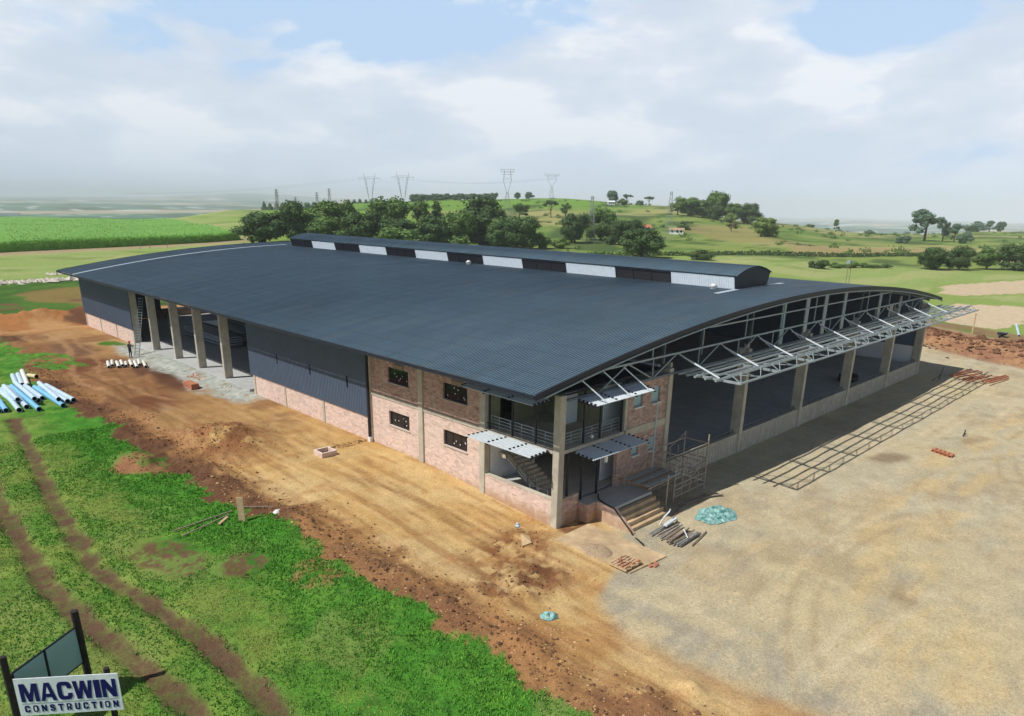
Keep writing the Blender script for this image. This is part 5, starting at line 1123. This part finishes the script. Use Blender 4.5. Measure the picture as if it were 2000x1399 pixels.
# ------------------------------------------------------------------ trees
PROTO = {}
def crown_mesh(kind, seed, leaf):
    key = (kind, seed, leaf)
    if key in PROTO: return PROTO[key]
    rg = np.random.default_rng(seed*17+{'broad': 1, 'tall': 2, 'conifer': 3, 'flat': 4, 'bush': 5, 'gum': 6}[kind])
    blobs = []
    if kind == 'broad':
        for _ in range(26): a = rg.random()*6.28; q = rg.random()**.5*.36; zz = rg.uniform(.16, .83); q *= 1.08-abs(zz-.42)*.95; blobs.append((q*math.cos(a), q*math.sin(a), zz, rg.uniform(.13, .21)))
        nl = 6500; ls = .036
    elif kind == 'bush':
        for _ in range(12): a = rg.random()*6.28; q = rg.random()**.6*.36; blobs.append((q*math.cos(a), q*math.sin(a), rg.uniform(.15, .7)*(1-q), rg.uniform(.16, .25)))
        nl = 3000; ls = .045
    elif kind == 'tall':
        for _ in range(13): a = rg.random()*6.28; zz = rg.uniform(.25, .9); q = rg.random()*.28*(1.15-zz); blobs.append((q*math.cos(a), q*math.sin(a), zz, rg.uniform(.09, .15)))
        nl = 2600; ls = .034
    elif kind == 'conifer':
        for k in range(14): zz = .18+k*.057; q = .22*(1.02-zz); a = k*2.4; blobs.append((q*math.cos(a), q*math.sin(a), zz, .05+.17*(1-zz)))
        nl = 2000; ls = .04
    elif kind == 'flat':
        for _ in range(12): a = rg.random()*6.28; q = rg.random()**.5*.40; blobs.append((q*math.cos(a), q*math.sin(a), rg.uniform(.66, .88), rg.uniform(.08, .14)))
        nl = 1900; ls = .035
    else:
        for _ in range(16): a = rg.random()*6.28; zz = rg.uniform(.28, .88); q = rg.random()**.5*.36*(1.1-abs(zz-.55)); blobs.append((q*math.cos(a), q*math.sin(a), zz, rg.uniform(.08, .14)))
        nl = 3200; ls = .032
    B4 = np.array(blobs); wts = B4[:, 3]**2; ch = rg.choice(len(B4), nl, p=wts/wts.sum())
    dn = rg.normal(size=(nl, 3)); dn /= np.linalg.norm(dn, axis=1)[:, None]; rad = B4[ch, 3]*(1-.35*rg.random(nl)**2)*(1+.12*rg.normal(size=nl))
    c = B4[ch, :3]+dn*rad[:, None]*np.array([1, 1, .85]); nn2 = dn+rg.normal(0, .45, (nl, 3)); nn2 /= np.linalg.norm(nn2, axis=1)[:, None]
    t1 = np.cross(nn2, rg.normal(size=(nl, 3))); t1 /= np.linalg.norm(t1, axis=1)[:, None]; t2 = np.cross(nn2, t1)
    s_ = ls*rg.uniform(.6, 1.25, nl)[:, None]/2
    Q = np.stack([c-t1*s_-t2*s_*.7, c+t1*s_-t2*s_*.7, c+t1*s_*.8+t2*s_, c-t1*s_*.8+t2*s_], 1).reshape(-1, 3)
    mb = MB(); mb.v = [tuple(q) for q in Q.tolist()]; mb.f = [(4*k, 4*k+1, 4*k+2, 4*k+3) for k in range(nl)]
    for (x, y, zz, r_) in blobs:      # inner leaf mass
        n_ = 7; o = len(mb.v); r_ *= .72
        for i in range(1, 5):
            th = math.pi*i/5
            for j in range(n_): ph = 2*math.pi*j/n_+i; k = r_*(1+.25*(rg.random()-.5)); mb.v.append((x+k*math.sin(th)*math.cos(ph), y+k*math.sin(th)*math.sin(ph), zz+k*.85*math.cos(th)))
        for i in range(3):
            for j in range(n_): mb.f.append((o+i*n_+j, o+(i+1)*n_+j, o+(i+1)*n_+(j+1) % n_, o+i*n_+(j+1) % n_))
    me_ = bpy.data.meshes.new('crown'); me_.from_pydata(mb.v, [], mb.f); me_.materials.append(LEAF[leaf]); me_.update()
    tb = MB(); hb = {'broad': .45, 'bush': .25, 'tall': .6, 'conifer': .85, 'flat': .6, 'gum': .6}[kind]; tw_ = .035 if kind != 'conifer' else .03
    tb.tube((0, 0, -.04), (.01, 0, hb*.55), tw_, tw_*.7, n=7); tb.tube((.01, 0, hb*.55), (0, .01, hb+.1), tw_*.7, tw_*.3, n=7)
    for k in range(min(7, len(blobs))):
        x, y, zz, r_ = blobs[k]; st = Vector((.01, 0, hb*(.45+.5*random.random()))); tb.tube(st, (x*.9, y*.9, max(zz, st.z+.02)), tw_*.42, tw_*.12, n=5)
    mt_ = bpy.data.meshes.new('trunk'); mt_.from_pydata(tb.v, [], tb.f); mt_.materials.append(MT['bark']); mt_.update()
    PROTO[key] = (me_, mt_); return PROTO[key]
def tree(name, x, y, h, w, kind, leaf, seed, label, group=None, cat='tree'):
    if name == 'belt_tree': w *= 1.28; h *= 1.04
    cm, tm = crown_mesh(kind, seed, leaf); zz = gz(x, y)
    e = empty(name, (x, y, zz-.1), label, cat, group); e.rotation_euler = (0, 0, (x*7+y*3) % 6.28)
    wf = {'broad': .98, 'bush': 1.0, 'tall': .52, 'conifer': .42, 'flat': 1.0, 'gum': .82}[kind]
    e.scale = (w/wf, w/wf, h/.97)
    for nm, me_ in (('crown', cm), ('trunk', tm)):
        o = bpy.data.objects.new(nm, me_); COL.objects.link(o); o.parent = e
    return e
BG = 'trees in the dark belt behind the warehouse'
for x, y, h, w, kd, lf, sd, lb in [
 (112, 258, 12.0, 18.5, 'broad', 'dark', 1, 'low rounded dark tree at the left end of the belt, beside the cane field'),
 (122, 251, 15.8, 12.5, 'broad', 'dark', 2, 'tall dark tree second from the left in the belt behind the roof'),
 (136, 251, 15.8, 18.5, 'broad', 'mid', 3, 'broad lighter green tree above the left end of the roof monitor'),
 (149, 259, 16.4, 11.5, 'broad', 'mid', 4, 'tall tree just right of the broad lighter green one'),
 (141, 232, 12.8, 15.5, 'broad', 'dark', 1, 'lower dark tree in front of the tall ones at the belt left'),
 (161, 240, 17.1, 16.5, 'broad', 'mid', 2, 'tall crown at the middle of the belt, left of the pointed trees'),
 (145, 207, 12.0, 17, 'bush', 'mid', 2, 'wide low tree in front of the belt middle'),
 (154, 203, 11.5, 13, 'broad', 'dark', 3, 'dark low tree just right of the wide low one in the belt'),
 (176, 239, 16.0, 9.5, 'tall', 'mid', 1, 'pointed tree right of the belt middle'),
 (188, 242, 15.4, 5.4, 'conifer', 'dark', 1, 'narrow dark cypress-like tree rising from the belt'),
 (162, 197, 14.0, 13.4, 'broad', 'mid', 4, 'rounded tree left of the tallest one in the belt'),
 (182, 205, 18.4, 17.5, 'broad', 'dark', 3, 'tallest and broadest dark tree of the belt'),
 (173, 196, 13, 15, 'broad', 'dark', 1, 'dense dark tree below the tallest one of the belt'),
 (168, 177, 10.0, 12.0, 'broad', 'dark', 1, 'dark low tree towards the right end of the belt'),
 (173, 172, 11.5, 12.4, 'broad', 'dark', 2, 'dark rounded tree at the right end of the belt'),
 (181, 171, 7.0, 6, 'bush', 'mid', 1, 'small tree closing the right end of the belt'),
 (128, 238, 10, 14, 'broad', 'mid', 2, 'low leafy tree filling the belt below the second and third crowns'),
 (152, 222, 10.5, 15, 'broad', 'dark', 4, 'low leafy tree filling the belt left of its middle'),
 (168, 216, 11, 14, 'broad', 'mid', 1, 'low leafy tree in the belt below the cypress-like one'),
 (177, 186, 11, 12, 'broad', 'mid', 2, 'leafy tree between the tallest one and the belt right end'),
 (188, 166, 5.0, 6, 'bush', 'light', 1, 'low light green bush right of the belt end')]:
    tree('belt_tree', x, y, h, w, kd, lf, sd, lb, BG)
HG = 'trees standing on the hillside'
for x, y, h, w, kd, lf, sd, lb in [
 (314, 314, 11.1, 14.0, 'gum', 'mid', 1, 'open crowned tree on the hill beside the waisted pylon'),
 (333, 304, 10.9, 12.1, 'flat', 'dark', 1, 'dark spreading tree standing alone on the hill crest right of the waisted pylon'),
 (347, 304, 9.6, 9.2, 'gum', 'mid', 2, 'loose light tree right of the dark spreading one on the hill'),
 (213, 181, 12.5, 13.5, 'broad', 'dark', 1, 'left crown of the big dark clump around the lattice mast'),
 (233, 183, 13.6, 14.5, 'broad', 'mid', 2, 'tallest middle crown of the clump around the lattice mast'),
 (223, 165, 10.8, 13.5, 'broad', 'dark', 4, 'right front crown of the clump around the lattice mast'),
 (240, 170, 9.5, 12, 'broad', 'dark', 2, 'rear right crown of the clump around the lattice mast'),
 (173, 118, 9.4, 16.5, 'broad', 'dark', 3, 'wide very dark tree in front, overlapping the roof monitor end'),
 (531, 409, 12.8, 12.5, 'broad', 'blue', 1, 'tallest of the three lone trees on the hill crest'),
 (536, 400, 7.0, 12.0, 'bush', 'mid', 1, 'low leafy tree at the foot of the tallest crest tree'),
 (557, 411, 9.5, 12.5, 'flat', 'blue', 1, 'flat topped crest tree right of the tallest one'),
 (556, 385, 8.3, 11.5, 'flat', 'blue', 2, 'leaning crest tree left of the big grove'),
 (548, 390, 7.3, 8, 'bush', 'blue', 2, 'small crest tree before the leaning one'),
 (460, 282, 13.8, 25, 'broad', 'mid', 1, 'broad left crown of the big grove on the hill'),
 (452, 286, 10.5, 14, 'gum', 'light', 1, 'yellowish open tree at the left edge of the big grove'),
 (470, 276, 12.8, 18, 'broad', 'mid', 2, 'middle left crown of the big grove'),
 (475, 268, 21.4, 20.5, 'broad', 'mid', 4, 'tallest crown of the big grove on the hill'),
 (466, 262, 10.9, 15, 'broad', 'dark', 1, 'low dark crown below the tallest of the grove'),
 (474, 254, 13.9, 16, 'broad', 'mid', 3, 'middle right crown of the big grove'),
 (465, 250, 8.6, 10, 'bush', 'light', 1, 'light green tree in front of the grove middle'),
 (488, 248, 14.9, 17.5, 'broad', 'dark', 2, 'dark right end crown of the big grove'),
 (332, 158, 9.9, 15.2, 'broad', 'light', 3, 'lighter green rounded tree below the right end of the grove'),
 (345, 160, 6.5, 10, 'bush', 'light', 2, 'low light green bush right of the rounded hillside tree'),
 (356, 218, 4.9, 9.5, 'flat', 'mid', 2, 'small flat topped tree by the white cottage'),
 (347, 213, 4.6, 8, 'bush', 'dark', 2, 'dark bush left of the white cottage'),
 (381, 202, 6, 6.5, 'gum', 'olive', 1, 'small thin tree alone on the tan slope'),
 (179, 100, 3.9, 8.5, 'bush', 'dark', 1, 'dark bush over the brown hut near the monitor end'),
 (190, 67, 4.1, 6.2, 'bush', 'dark', 2, 'round bush at the left end of the low hedge row'),
 (562, 234, 3.9, 7.2, 'bush', 'mid', 2, 'tiny tree on the falling ridge line'),
 (554, 210, 9.6, 5.0, 'tall', 'mid', 1, 'lone slender tree on the falling ridge line'),
 (575, 193, 4.2, 8, 'bush', 'blue', 1, 'tiny round tree near the low end of the ridge')]:
    tree('hillside_tree', x, y, h, w, kd, lf, sd, lb, HG)
RG = 'trees at the right side of the fields'
for x, y, h, w, kd, lf, sd, lb in [
 (455, 118, 19.8, 19.5, 'gum', 'blue', 1, 'tall pale blue-green gum tree at the right, tallest of its group'),
 (461, 110, 12.9, 10.4, 'gum', 'blue', 2, 'second gum tree directly right of the tallest one'),
 (453, 102, 10.8, 7.7, 'tall', 'blue', 1, 'third and slimmer gum tree of the right group'),
 (445, 94, 8.4, 9.4, 'bush', 'blue', 1, 'round low tree closing the gum group on the right'),
 (405, 114, 6.6, 8.7, 'bush', 'blue', 2, 'low round tree left of the gum group'),
 (764, 166, 10.5, 25, 'bush', 'blue', 1, 'wide far off clump on the right skyline'),
 (800, 176, 10.5, 13, 'tall', 'blue', 2, 'far off pointed tree right of the wide skyline clump'),
 (815, 168, 11, 10, 'tall', 'blue', 1, 'far off tree second from the right edge on the skyline'),
 (822, 160, 10, 11, 'broad', 'blue', 1, 'far off tree at the right edge on the skyline'),
 (223, 46, 6.9, 10.8, 'broad', 'dark', 1, 'leftmost tree of the near row at the right edge'),
 (231, 41, 7.2, 8.2, 'broad', 'dark', 2, 'second tree of the near row at the right edge'),
 (241, 36, 6.9, 9.0, 'broad', 'mid', 3, 'third tree of the near row at the right edge'),
 (247, 30, 8.7, 11.5, 'broad', 'dark', 4, 'fourth tree of the near row, cut by the right edge'),
 (257, 27, 8.0, 10, 'broad', 'mid', 2, 'tree behind the fourth one of the near right row')]:
    tree('field_tree', x, y, h, w, kd, lf, sd, lb, RG)
ordn = ['first', 'second', 'third', 'fourth', 'fifth', 'sixth', 'seventh', 'eighth', 'ninth', 'tenth', 'eleventh', 'twelfth', 'thirteenth']
for (grp_, nm, kd, lf, L_, w, where) in [
 ('conifers on the far left ridge', 'far_conifer', 'conifer', 'blue', [(396, 823, 15), (401, 818, 12.5), (407, 813, 14), (412, 808, 12), (417, 802, 12.3)], 7, 'far conifer from the left beyond the cane'),
 ('round trees on the far ridge', 'far_tree', 'broad', 'blue', [(451, 839, 12), (458, 832, 10.5), (465, 826, 10), (471, 820, 8.8), (477, 814, 7.7)], 11, 'far round tree from the left behind the belt left end'),
 ('trees below the first V pylon', 'far_tree', 'conifer', 'blue', [(495, 796, 8.7), (501, 791, 8.2), (506, 786, 8.9), (511, 780, 8), (516, 775, 8.4), (521, 770, 8.2)], 6, 'small far tree from the left under the left V pylon'),
 ('row of trees along the hill crest', 'crest_tree', 'broad', 'blue', [(493, 658, 9), (498, 653, 8.4), (503, 647, 7.6), (509, 642, 8.4), (514, 637, 7.2), (519, 632, 7.8), (525, 626, 6.8), (530, 621, 7.6), (535, 616, 7), (540, 611, 8), (546, 605, 7.2), (551, 600, 8), (556, 595, 8.6)], 13.5, 'tree from the left in the crest row'),
 ('pair of trees on the crest', 'crest_tree', 'broad', 'blue', [(597, 597, 7.8), (606, 588, 7.6)], 11.5, 'tree from the left of the lone pair on the crest'),
 ('bushes of the low hedge row', 'hedge_bush', 'bush', 'mid', [(198, 66, 2.1), (202, 65, 1.8), (206, 63, 2.3), (209, 61.5, 2.0), (211, 60, 1.8), (215, 57, 1.5)], 5, 'bush from the left of the low hedge in the mown field')]:
    for k, (x, y, h) in enumerate(L_): tree(nm, x, y, h, w*(.85+.3*((k*37) % 10)/10), kd, lf, 1+k % 3, f'{ordn[k]} {where}', grp_, 'tree' if nm != 'hedge_bush' else 'bush')
# scattered hillside scrub nobody could count
V = []; F_ = []
for _ in range(900):
    D_ = random.uniform(270, 900); tz = random.uniform(-.28, .85); a = YAW-math.atan(tz); Df = D_/math.cos(math.atan(tz)); x = CAMP.x+Df*math.cos(a); y = CAMP.y+Df*math.sin(a)
    if fbm(np.array([x]), np.array([y]), 40, 3)[0] < .5: continue
    zz = gz(x, y); s_ = random.uniform(.8, 2.4)
    for _k in range(46):
        dx_, dy_, dz_ = random.gauss(0, s_*.5), random.gauss(0, s_*.5), abs(random.gauss(0, s_*.38)); k = len(V); q = .42*s_*random.uniform(.3, .7); a1 = random.random()*6.3
        V += [(x+dx_-q*math.cos(a1), y+dy_-q*math.sin(a1), zz+dz_-q*.5), (x+dx_+q*math.cos(a1), y+dy_+q*math.sin(a1), zz+dz_-q*.3), (x+dx_, y+dy_, zz+dz_+q)]; F_.append((k, k+1, k+2))
mb = MB(); mb.v = V; mb.f = F_; tag(mb.build('hillside_scrub', LEAF['mid'], None), 'low green scrub dotted over the hillside', 'scrub', kind='stuff')
# rough hedge growth along the field boundary
V = []; F_ = []; hl = [(165, 133), (186, 118), (214, 100), (228, 91), (288, 67), (330, 52)]
for (ax, ay), (bx_, by_) in zip(hl[:-1], hl[1:]):
    for _ in range(int(math.hypot(bx_-ax, by_-ay)*26)):
        f = random.random(); x = ax+(bx_-ax)*f+random.gauss(0, .7); y = ay+(by_-ay)*f+random.gauss(0, .7); zz = float(far_h(np.array([x]), np.array([y]))[0])+random.random()**1.4*1.3; k = len(V); q = random.uniform(.2, .45); a1 = random.random()*6.3
        V += [(x-q*math.cos(a1), y-q*math.sin(a1), zz-.2), (x+q*math.cos(a1), y+q*math.sin(a1), zz-.1), (x, y, zz+q)]; F_.append((k, k+1, k+2))
mb = MB(); mb.v = V; mb.f = F_; tag(mb.build('boundary_hedge', LEAF['dark'], None), 'dark overgrown field boundary crossing the valley floor', 'hedge', kind='stuff')

# ------------------------------------------------------------------ pylons, wires, houses
def pylon_v(x, y, h, w, label, grp_):
    z0 = gz(x, y); e = empty('power_pylon', (x, y, z0), label, 'pylon', grp_); ax = Vector((math.sin(YAW), -math.cos(YAW), 0)); o = Vector((x, y, z0)); U = Vector((0, 0, 1)); t_ = .34
    m = MB()
    for s_ in (-1, 1):
        m.bar(o+ax*s_*.8, o+ax*s_*w*.25+U*h*.86, t_); m.bar(o+ax*s_*w*.25+U*h*.86, o+ax*s_*w*.28+U*h, t_*.6); m.bar(o+ax*s_*1.6+U*h*.1, o+ax*s_*w*.17+U*h*.84, t_*.7)
        for k in range(6): f = k/6; m.bar((o+ax*s_*.8).lerp(o+ax*s_*w*.25+U*h*.86, f), (o+ax*s_*1.6+U*h*.1).lerp(o+ax*s_*w*.17+U*h*.84, min(1, f+.12)), t_*.45)
    m.build('lattice_mast', 'pylon', e)
    m = MB(); m.bar(o-ax*w*.5+U*h*.83, o+ax*w*.5+U*h*.83, t_*.9); m.bar(o-ax*w*.3+U*h*.88, o+ax*w*.3+U*h*.88, t_*.6)
    for s_ in (-.48, 0, .48): m.bar(o+ax*w*s_+U*h*.83, o+ax*w*s_+U*h*.76, t_*.5)
    m.build('cross_arm', 'pylon', e)
    return o, ax, h, w
def pylon_t(x, y, h, w, label, grp_=None, nm='power_pylon', cat='pylon', t_=.2, arms=3):
    z0 = gz(x, y); e = empty(nm, (x, y, z0), label, cat, grp_); ax = Vector((math.sin(YAW), -math.cos(YAW), 0)); ay = Vector((math.cos(YAW), math.sin(YAW), 0)); o = Vector((x, y, z0)); U = Vector((0, 0, 1)); m = MB(); b0, b1 = h*.09, h*.018
    for sx_ in (-1, 1):
        for sy_ in (-1, 1): m.bar(o+ax*sx_*b0+ay*sy_*b0, o+ax*sx_*b1+ay*sy_*b1+U*h, t_)
    n_ = 9
    for k in range(n_):
        f0, f1 = k/n_, (k+1)/n_; r0, r1 = b0+(b1-b0)*f0, b0+(b1-b0)*f1
        for s_ in (-1, 1): m.bar(o-ax*r0+ay*s_*r0+U*h*f0, o+ax*r1+ay*s_*r1+U*h*f1, t_*.6); m.bar(o+ax*r0+ay*s_*r0+U*h*f0, o-ax*r1+ay*s_*r1+U*h*f1, t_*.6)
    m.build('lattice_mast', 'pylon', e)
    if arms:
        m = MB()
        for k in range(arms): zz = h*(.96-.12*k); m.bar(o-ax*w*.5+U*zz, o+ax*w*.5+U*zz, t_*.8); m.bar(o-ax*w*.5+U*zz, o+U*(zz+h*.04), t_*.5); m.bar(o+ax*w*.5+U*zz, o+U*(zz+h*.04), t_*.5)
        m.build('cross_arm', 'pylon', e)
    return o, ax, h, w
def pylon_w(x, y, h, w, label, grp_):
    z0 = gz(x, y); e = empty('power_pylon', (x, y, z0), label, 'pylon', grp_); ax = Vector((math.sin(YAW), -math.cos(YAW), 0)); o = Vector((x, y, z0)); U = Vector((0, 0, 1)); m = MB(); t_ = .24
    for s_ in (-1, 1):
        m.bar(o+ax*s_*h*.1, o+ax*s_*.5+U*h*.55, t_); m.bar(o+ax*s_*.5+U*h*.55, o+ax*s_*w*.3+U*h*.78, t_); m.bar(o+ax*s_*w*.3+U*h*.78, o+ax*s_*w*.22+U*h*.97, t_)
    for k in range(8):
        f0, f1 = k/8, (k+1)/8; r0, r1 = h*.1+(.5-h*.1)*f0, h*.1+(.5-h*.1)*f1
        m.bar(o-ax*r0+U*h*.55*f0, o+ax*r1+U*h*.55*f1, t_*.55); m.bar(o+ax*r0+U*h*.55*f0, o-ax*r1+U*h*.55*f1, t_*.55)
    m.bar(o-ax*w*.3+U*h*.78, o+ax*w*.3+U*h*.86, t_*.5); m.bar(o+ax*w*.3+U*h*.78, o-ax*w*.3+U*h*.86, t_*.5); m.build('lattice_mast', 'pylon', e)
    m = MB(); m.bar(o-ax*w*.5+U*h*.95, o+ax*w*.5+U*h*.95, t_); m.bar(o-ax*w*.5+U*h, o+ax*w*.5+U*h, t_*.8); m.bar(o-ax*w*.42+U*h*.9, o+ax*w*.42+U*h*.9, t_*.7)
    for s_ in (-.5, -.25, .25, .5): m.bar(o+ax*w*s_+U*h*.95, o+ax*w*s_+U*h*1.0, t_*.6)
    m.build('cross_arm', 'pylon', e)
    return o, ax, h, w
PYG = 'pylons carrying the power line over the hill'
pa = pylon_v(486.7, 734, 33.5, 25, 'left V shaped guyed power pylon on the skyline', PYG)
pb_ = pylon_v(484.4, 666, 32.5, 25, 'right V shaped guyed power pylon on the skyline', PYG)
pc = pylon_w(318, 329.3, 30.5, 8.5, 'waisted lattice pylon standing nearest above the tree belt', PYG)
pd = pylon_w(565.4, 515.5, 26, 15.5, 'waisted lattice pylon right of the nearest one on the crest', PYG)
for k, (x, y, h, lb) in enumerate([(359.2, 719.5, 22.9, 'leftmost small lattice pylon above the far conifers'), (473.3, 888, 22, 'second small pylon in the far haze'), (493.6, 868, 24, 'third small pylon in the far haze'), (505.3, 856.3, 27, 'fourth small pylon, nearest the V pylons')]):
    pylon_t(x, y, h, 6, lb, 'small pylons in the far haze', t_=.3)
pylon_t(218.3, 176.7, 18.8, 2.2, 'grey-green lattice mast rising through the dark tree clump', None, 'lattice_mast_tower', 'mast', .13, 1)
pylon_t(259.7, 165.8, 20.9, 1.5, 'thin lattice mast with round head left of the big grove', None, 'lattice_mast_tower', 'mast', .09, 1)
def wires(a, b_, label):
    o1, ax1, h1, w1 = a; o2, ax2, h2, w2 = b_; m = MB()
    for s_ in (-.48, 0, .48):
        P0 = o1+ax1*w1*s_+Vector((0, 0, h1*.78)); P1 = o2+ax2*w2*s_+Vector((0, 0, h2*.85)); pts = [P0.lerp(P1, k/12)-Vector((0, 0, 5*4*(k/12)*(1-k/12))) for k in range(13)]; m.path(pts, .045, 3)
    tag(m.build('power_line', 'pylon', None), label, 'power line')
wires(pa, pb_, 'power line slung between the two V pylons'); wires(pb_, pd, 'power line from the right V pylon to the far waisted pylon')
wires((Vector((300, 1000, 0)), pa[1], 30, 25), pa, 'power line running off left from the left V pylon')
def house(x, y, w, dp, h, rh, wall, roofm, label, rot):
    z0 = gz(x, y); e = empty('cottage', (x, y, z0), label, 'house'); c, s_ = math.cos(rot), math.sin(rot)
    T_ = lambda a, b2, zz: (x+c*a-s_*b2, y+s_*a+c*b2, z0+zz)
    q = [(-w/2, -dp/2), (w/2, -dp/2), (w/2, dp/2), (-w/2, dp/2)]
    MB().hexa([T_(a, b2, -.5) for a, b2 in q], [T_(a, b2, h) for a, b2 in q]).build('wall', wall, e)
    m = MB(); o = .4; m.add([T_(-w/2-o, -dp/2-o, h), T_(w/2+o, -dp/2-o, h), T_(w/2+o, dp/2+o, h), T_(-w/2-o, dp/2+o, h), T_(-w/2-o, 0, h+rh), T_(w/2+o, 0, h+rh)], [(0, 1, 5, 4), (2, 3, 4, 5), (0, 4, 3), (1, 2, 5), (3, 2, 1, 0)]); m.build('roof', roofm, e)
    for k in (-.3, .05, .32): MB().hexa([T_(w*k-.5, -dp/2-.03, .9), T_(w*k+.5, -dp/2-.03, .9), T_(w*k+.5, -dp/2-.005, .9), T_(w*k-.5, -dp/2-.005, .9)], [T_(w*k-.5, -dp/2-.03, 2.0), T_(w*k+.5, -dp/2-.03, 2.0), T_(w*k+.5, -dp/2-.005, 2.0), T_(w*k-.5, -dp/2-.005, 2.0)]).build('window', 'black', e)
ro_ = YAW-math.pi/2
house(294.4, 205.4, 9, 6, 2.2, 1.5, 'plaster', 'clay', 'small cottage with orange-red roof on the hillside', ro_+.2)
house(299, 187, 7, 5, 2.0, 1.1, 'plaster', 'sand', 'small white walled cottage among trees on the hillside', ro_-.2)
house(178.9, 101, 3.5, 3, 1.7, .5, 'rust', 'clay', 'little brown hut under a dark bush near the roof monitor end', ro_)
house(524, 404, 6, 5, 2.6, 1.2, 'plaster', 'plaster', 'tiny white hut below the tallest crest tree', ro_)
for k, (x, y, lb) in enumerate([(60, 243, 'left'), (64, 245, 'middle'), (71, 248, 'right')]):
    m = MB(); zz = gz(x, y); m.tube((x, y, zz-.2), (x, y, zz+1.9), .08, n=6); m.tube((x, y, zz+1.5), (x+.3, y, zz+1.5), .05, n=5)
    tag(m.build('fence_post', 'oldwood', None), f'{lb} one of the fence posts beside the track before the cane', 'post', 'fence posts before the cane field')
# far off buildings on the plain
for k, (x, y, w) in enumerate([(210, 2800, 260), (430, 2650, 150), (60, 3300, 120)]):
    z0 = gz(x, y)+1; m = MB(); m.hexa([(x-w/2, y, z0-8), (x+w/2, y-w*.3, z0-8), (x+w/2+10, y-w*.3+30, z0-8), (x-w/2+10, y+30, z0-8)], [(x-w/2, y, z0+7), (x+w/2, y-w*.3, z0+7), (x+w/2+10, y-w*.3+30, z0+7), (x-w/2+10, y+30, z0+7)])
    tag(m.build('far_building', 'plaster', None), ['longest pale building strip on the hazy plain', 'pale building strip right of the longest one on the hazy plain', 'short pale building at the back of the hazy plain'][k], 'building')

# ------------------------------------------------------------------ haze
m = MB(); hz_ = m.box(-16500, -9500, -260, 17500, 17500, 205).build('haze', None, None)
hm = bpy.data.materials.new('haze_air'); hm.use_nodes = True; t = hm.node_tree; t.nodes.clear()
pv = N(t, 'ShaderNodeVolumePrincipled'); pv.inputs['Color'].default_value = (.90, .95, 1, 1); pv.inputs['Density'].default_value = .00014; pv.inputs['Anisotropy'].default_value = -0.35
ou = N(t, 'ShaderNodeOutputMaterial'); L(t, pv.outputs[0], ou.inputs['Volume'])
hz_.data.materials.append(hm); tag(hz_, 'thin bluish haze filling the air over the fields', 'haze', kind='stuff')
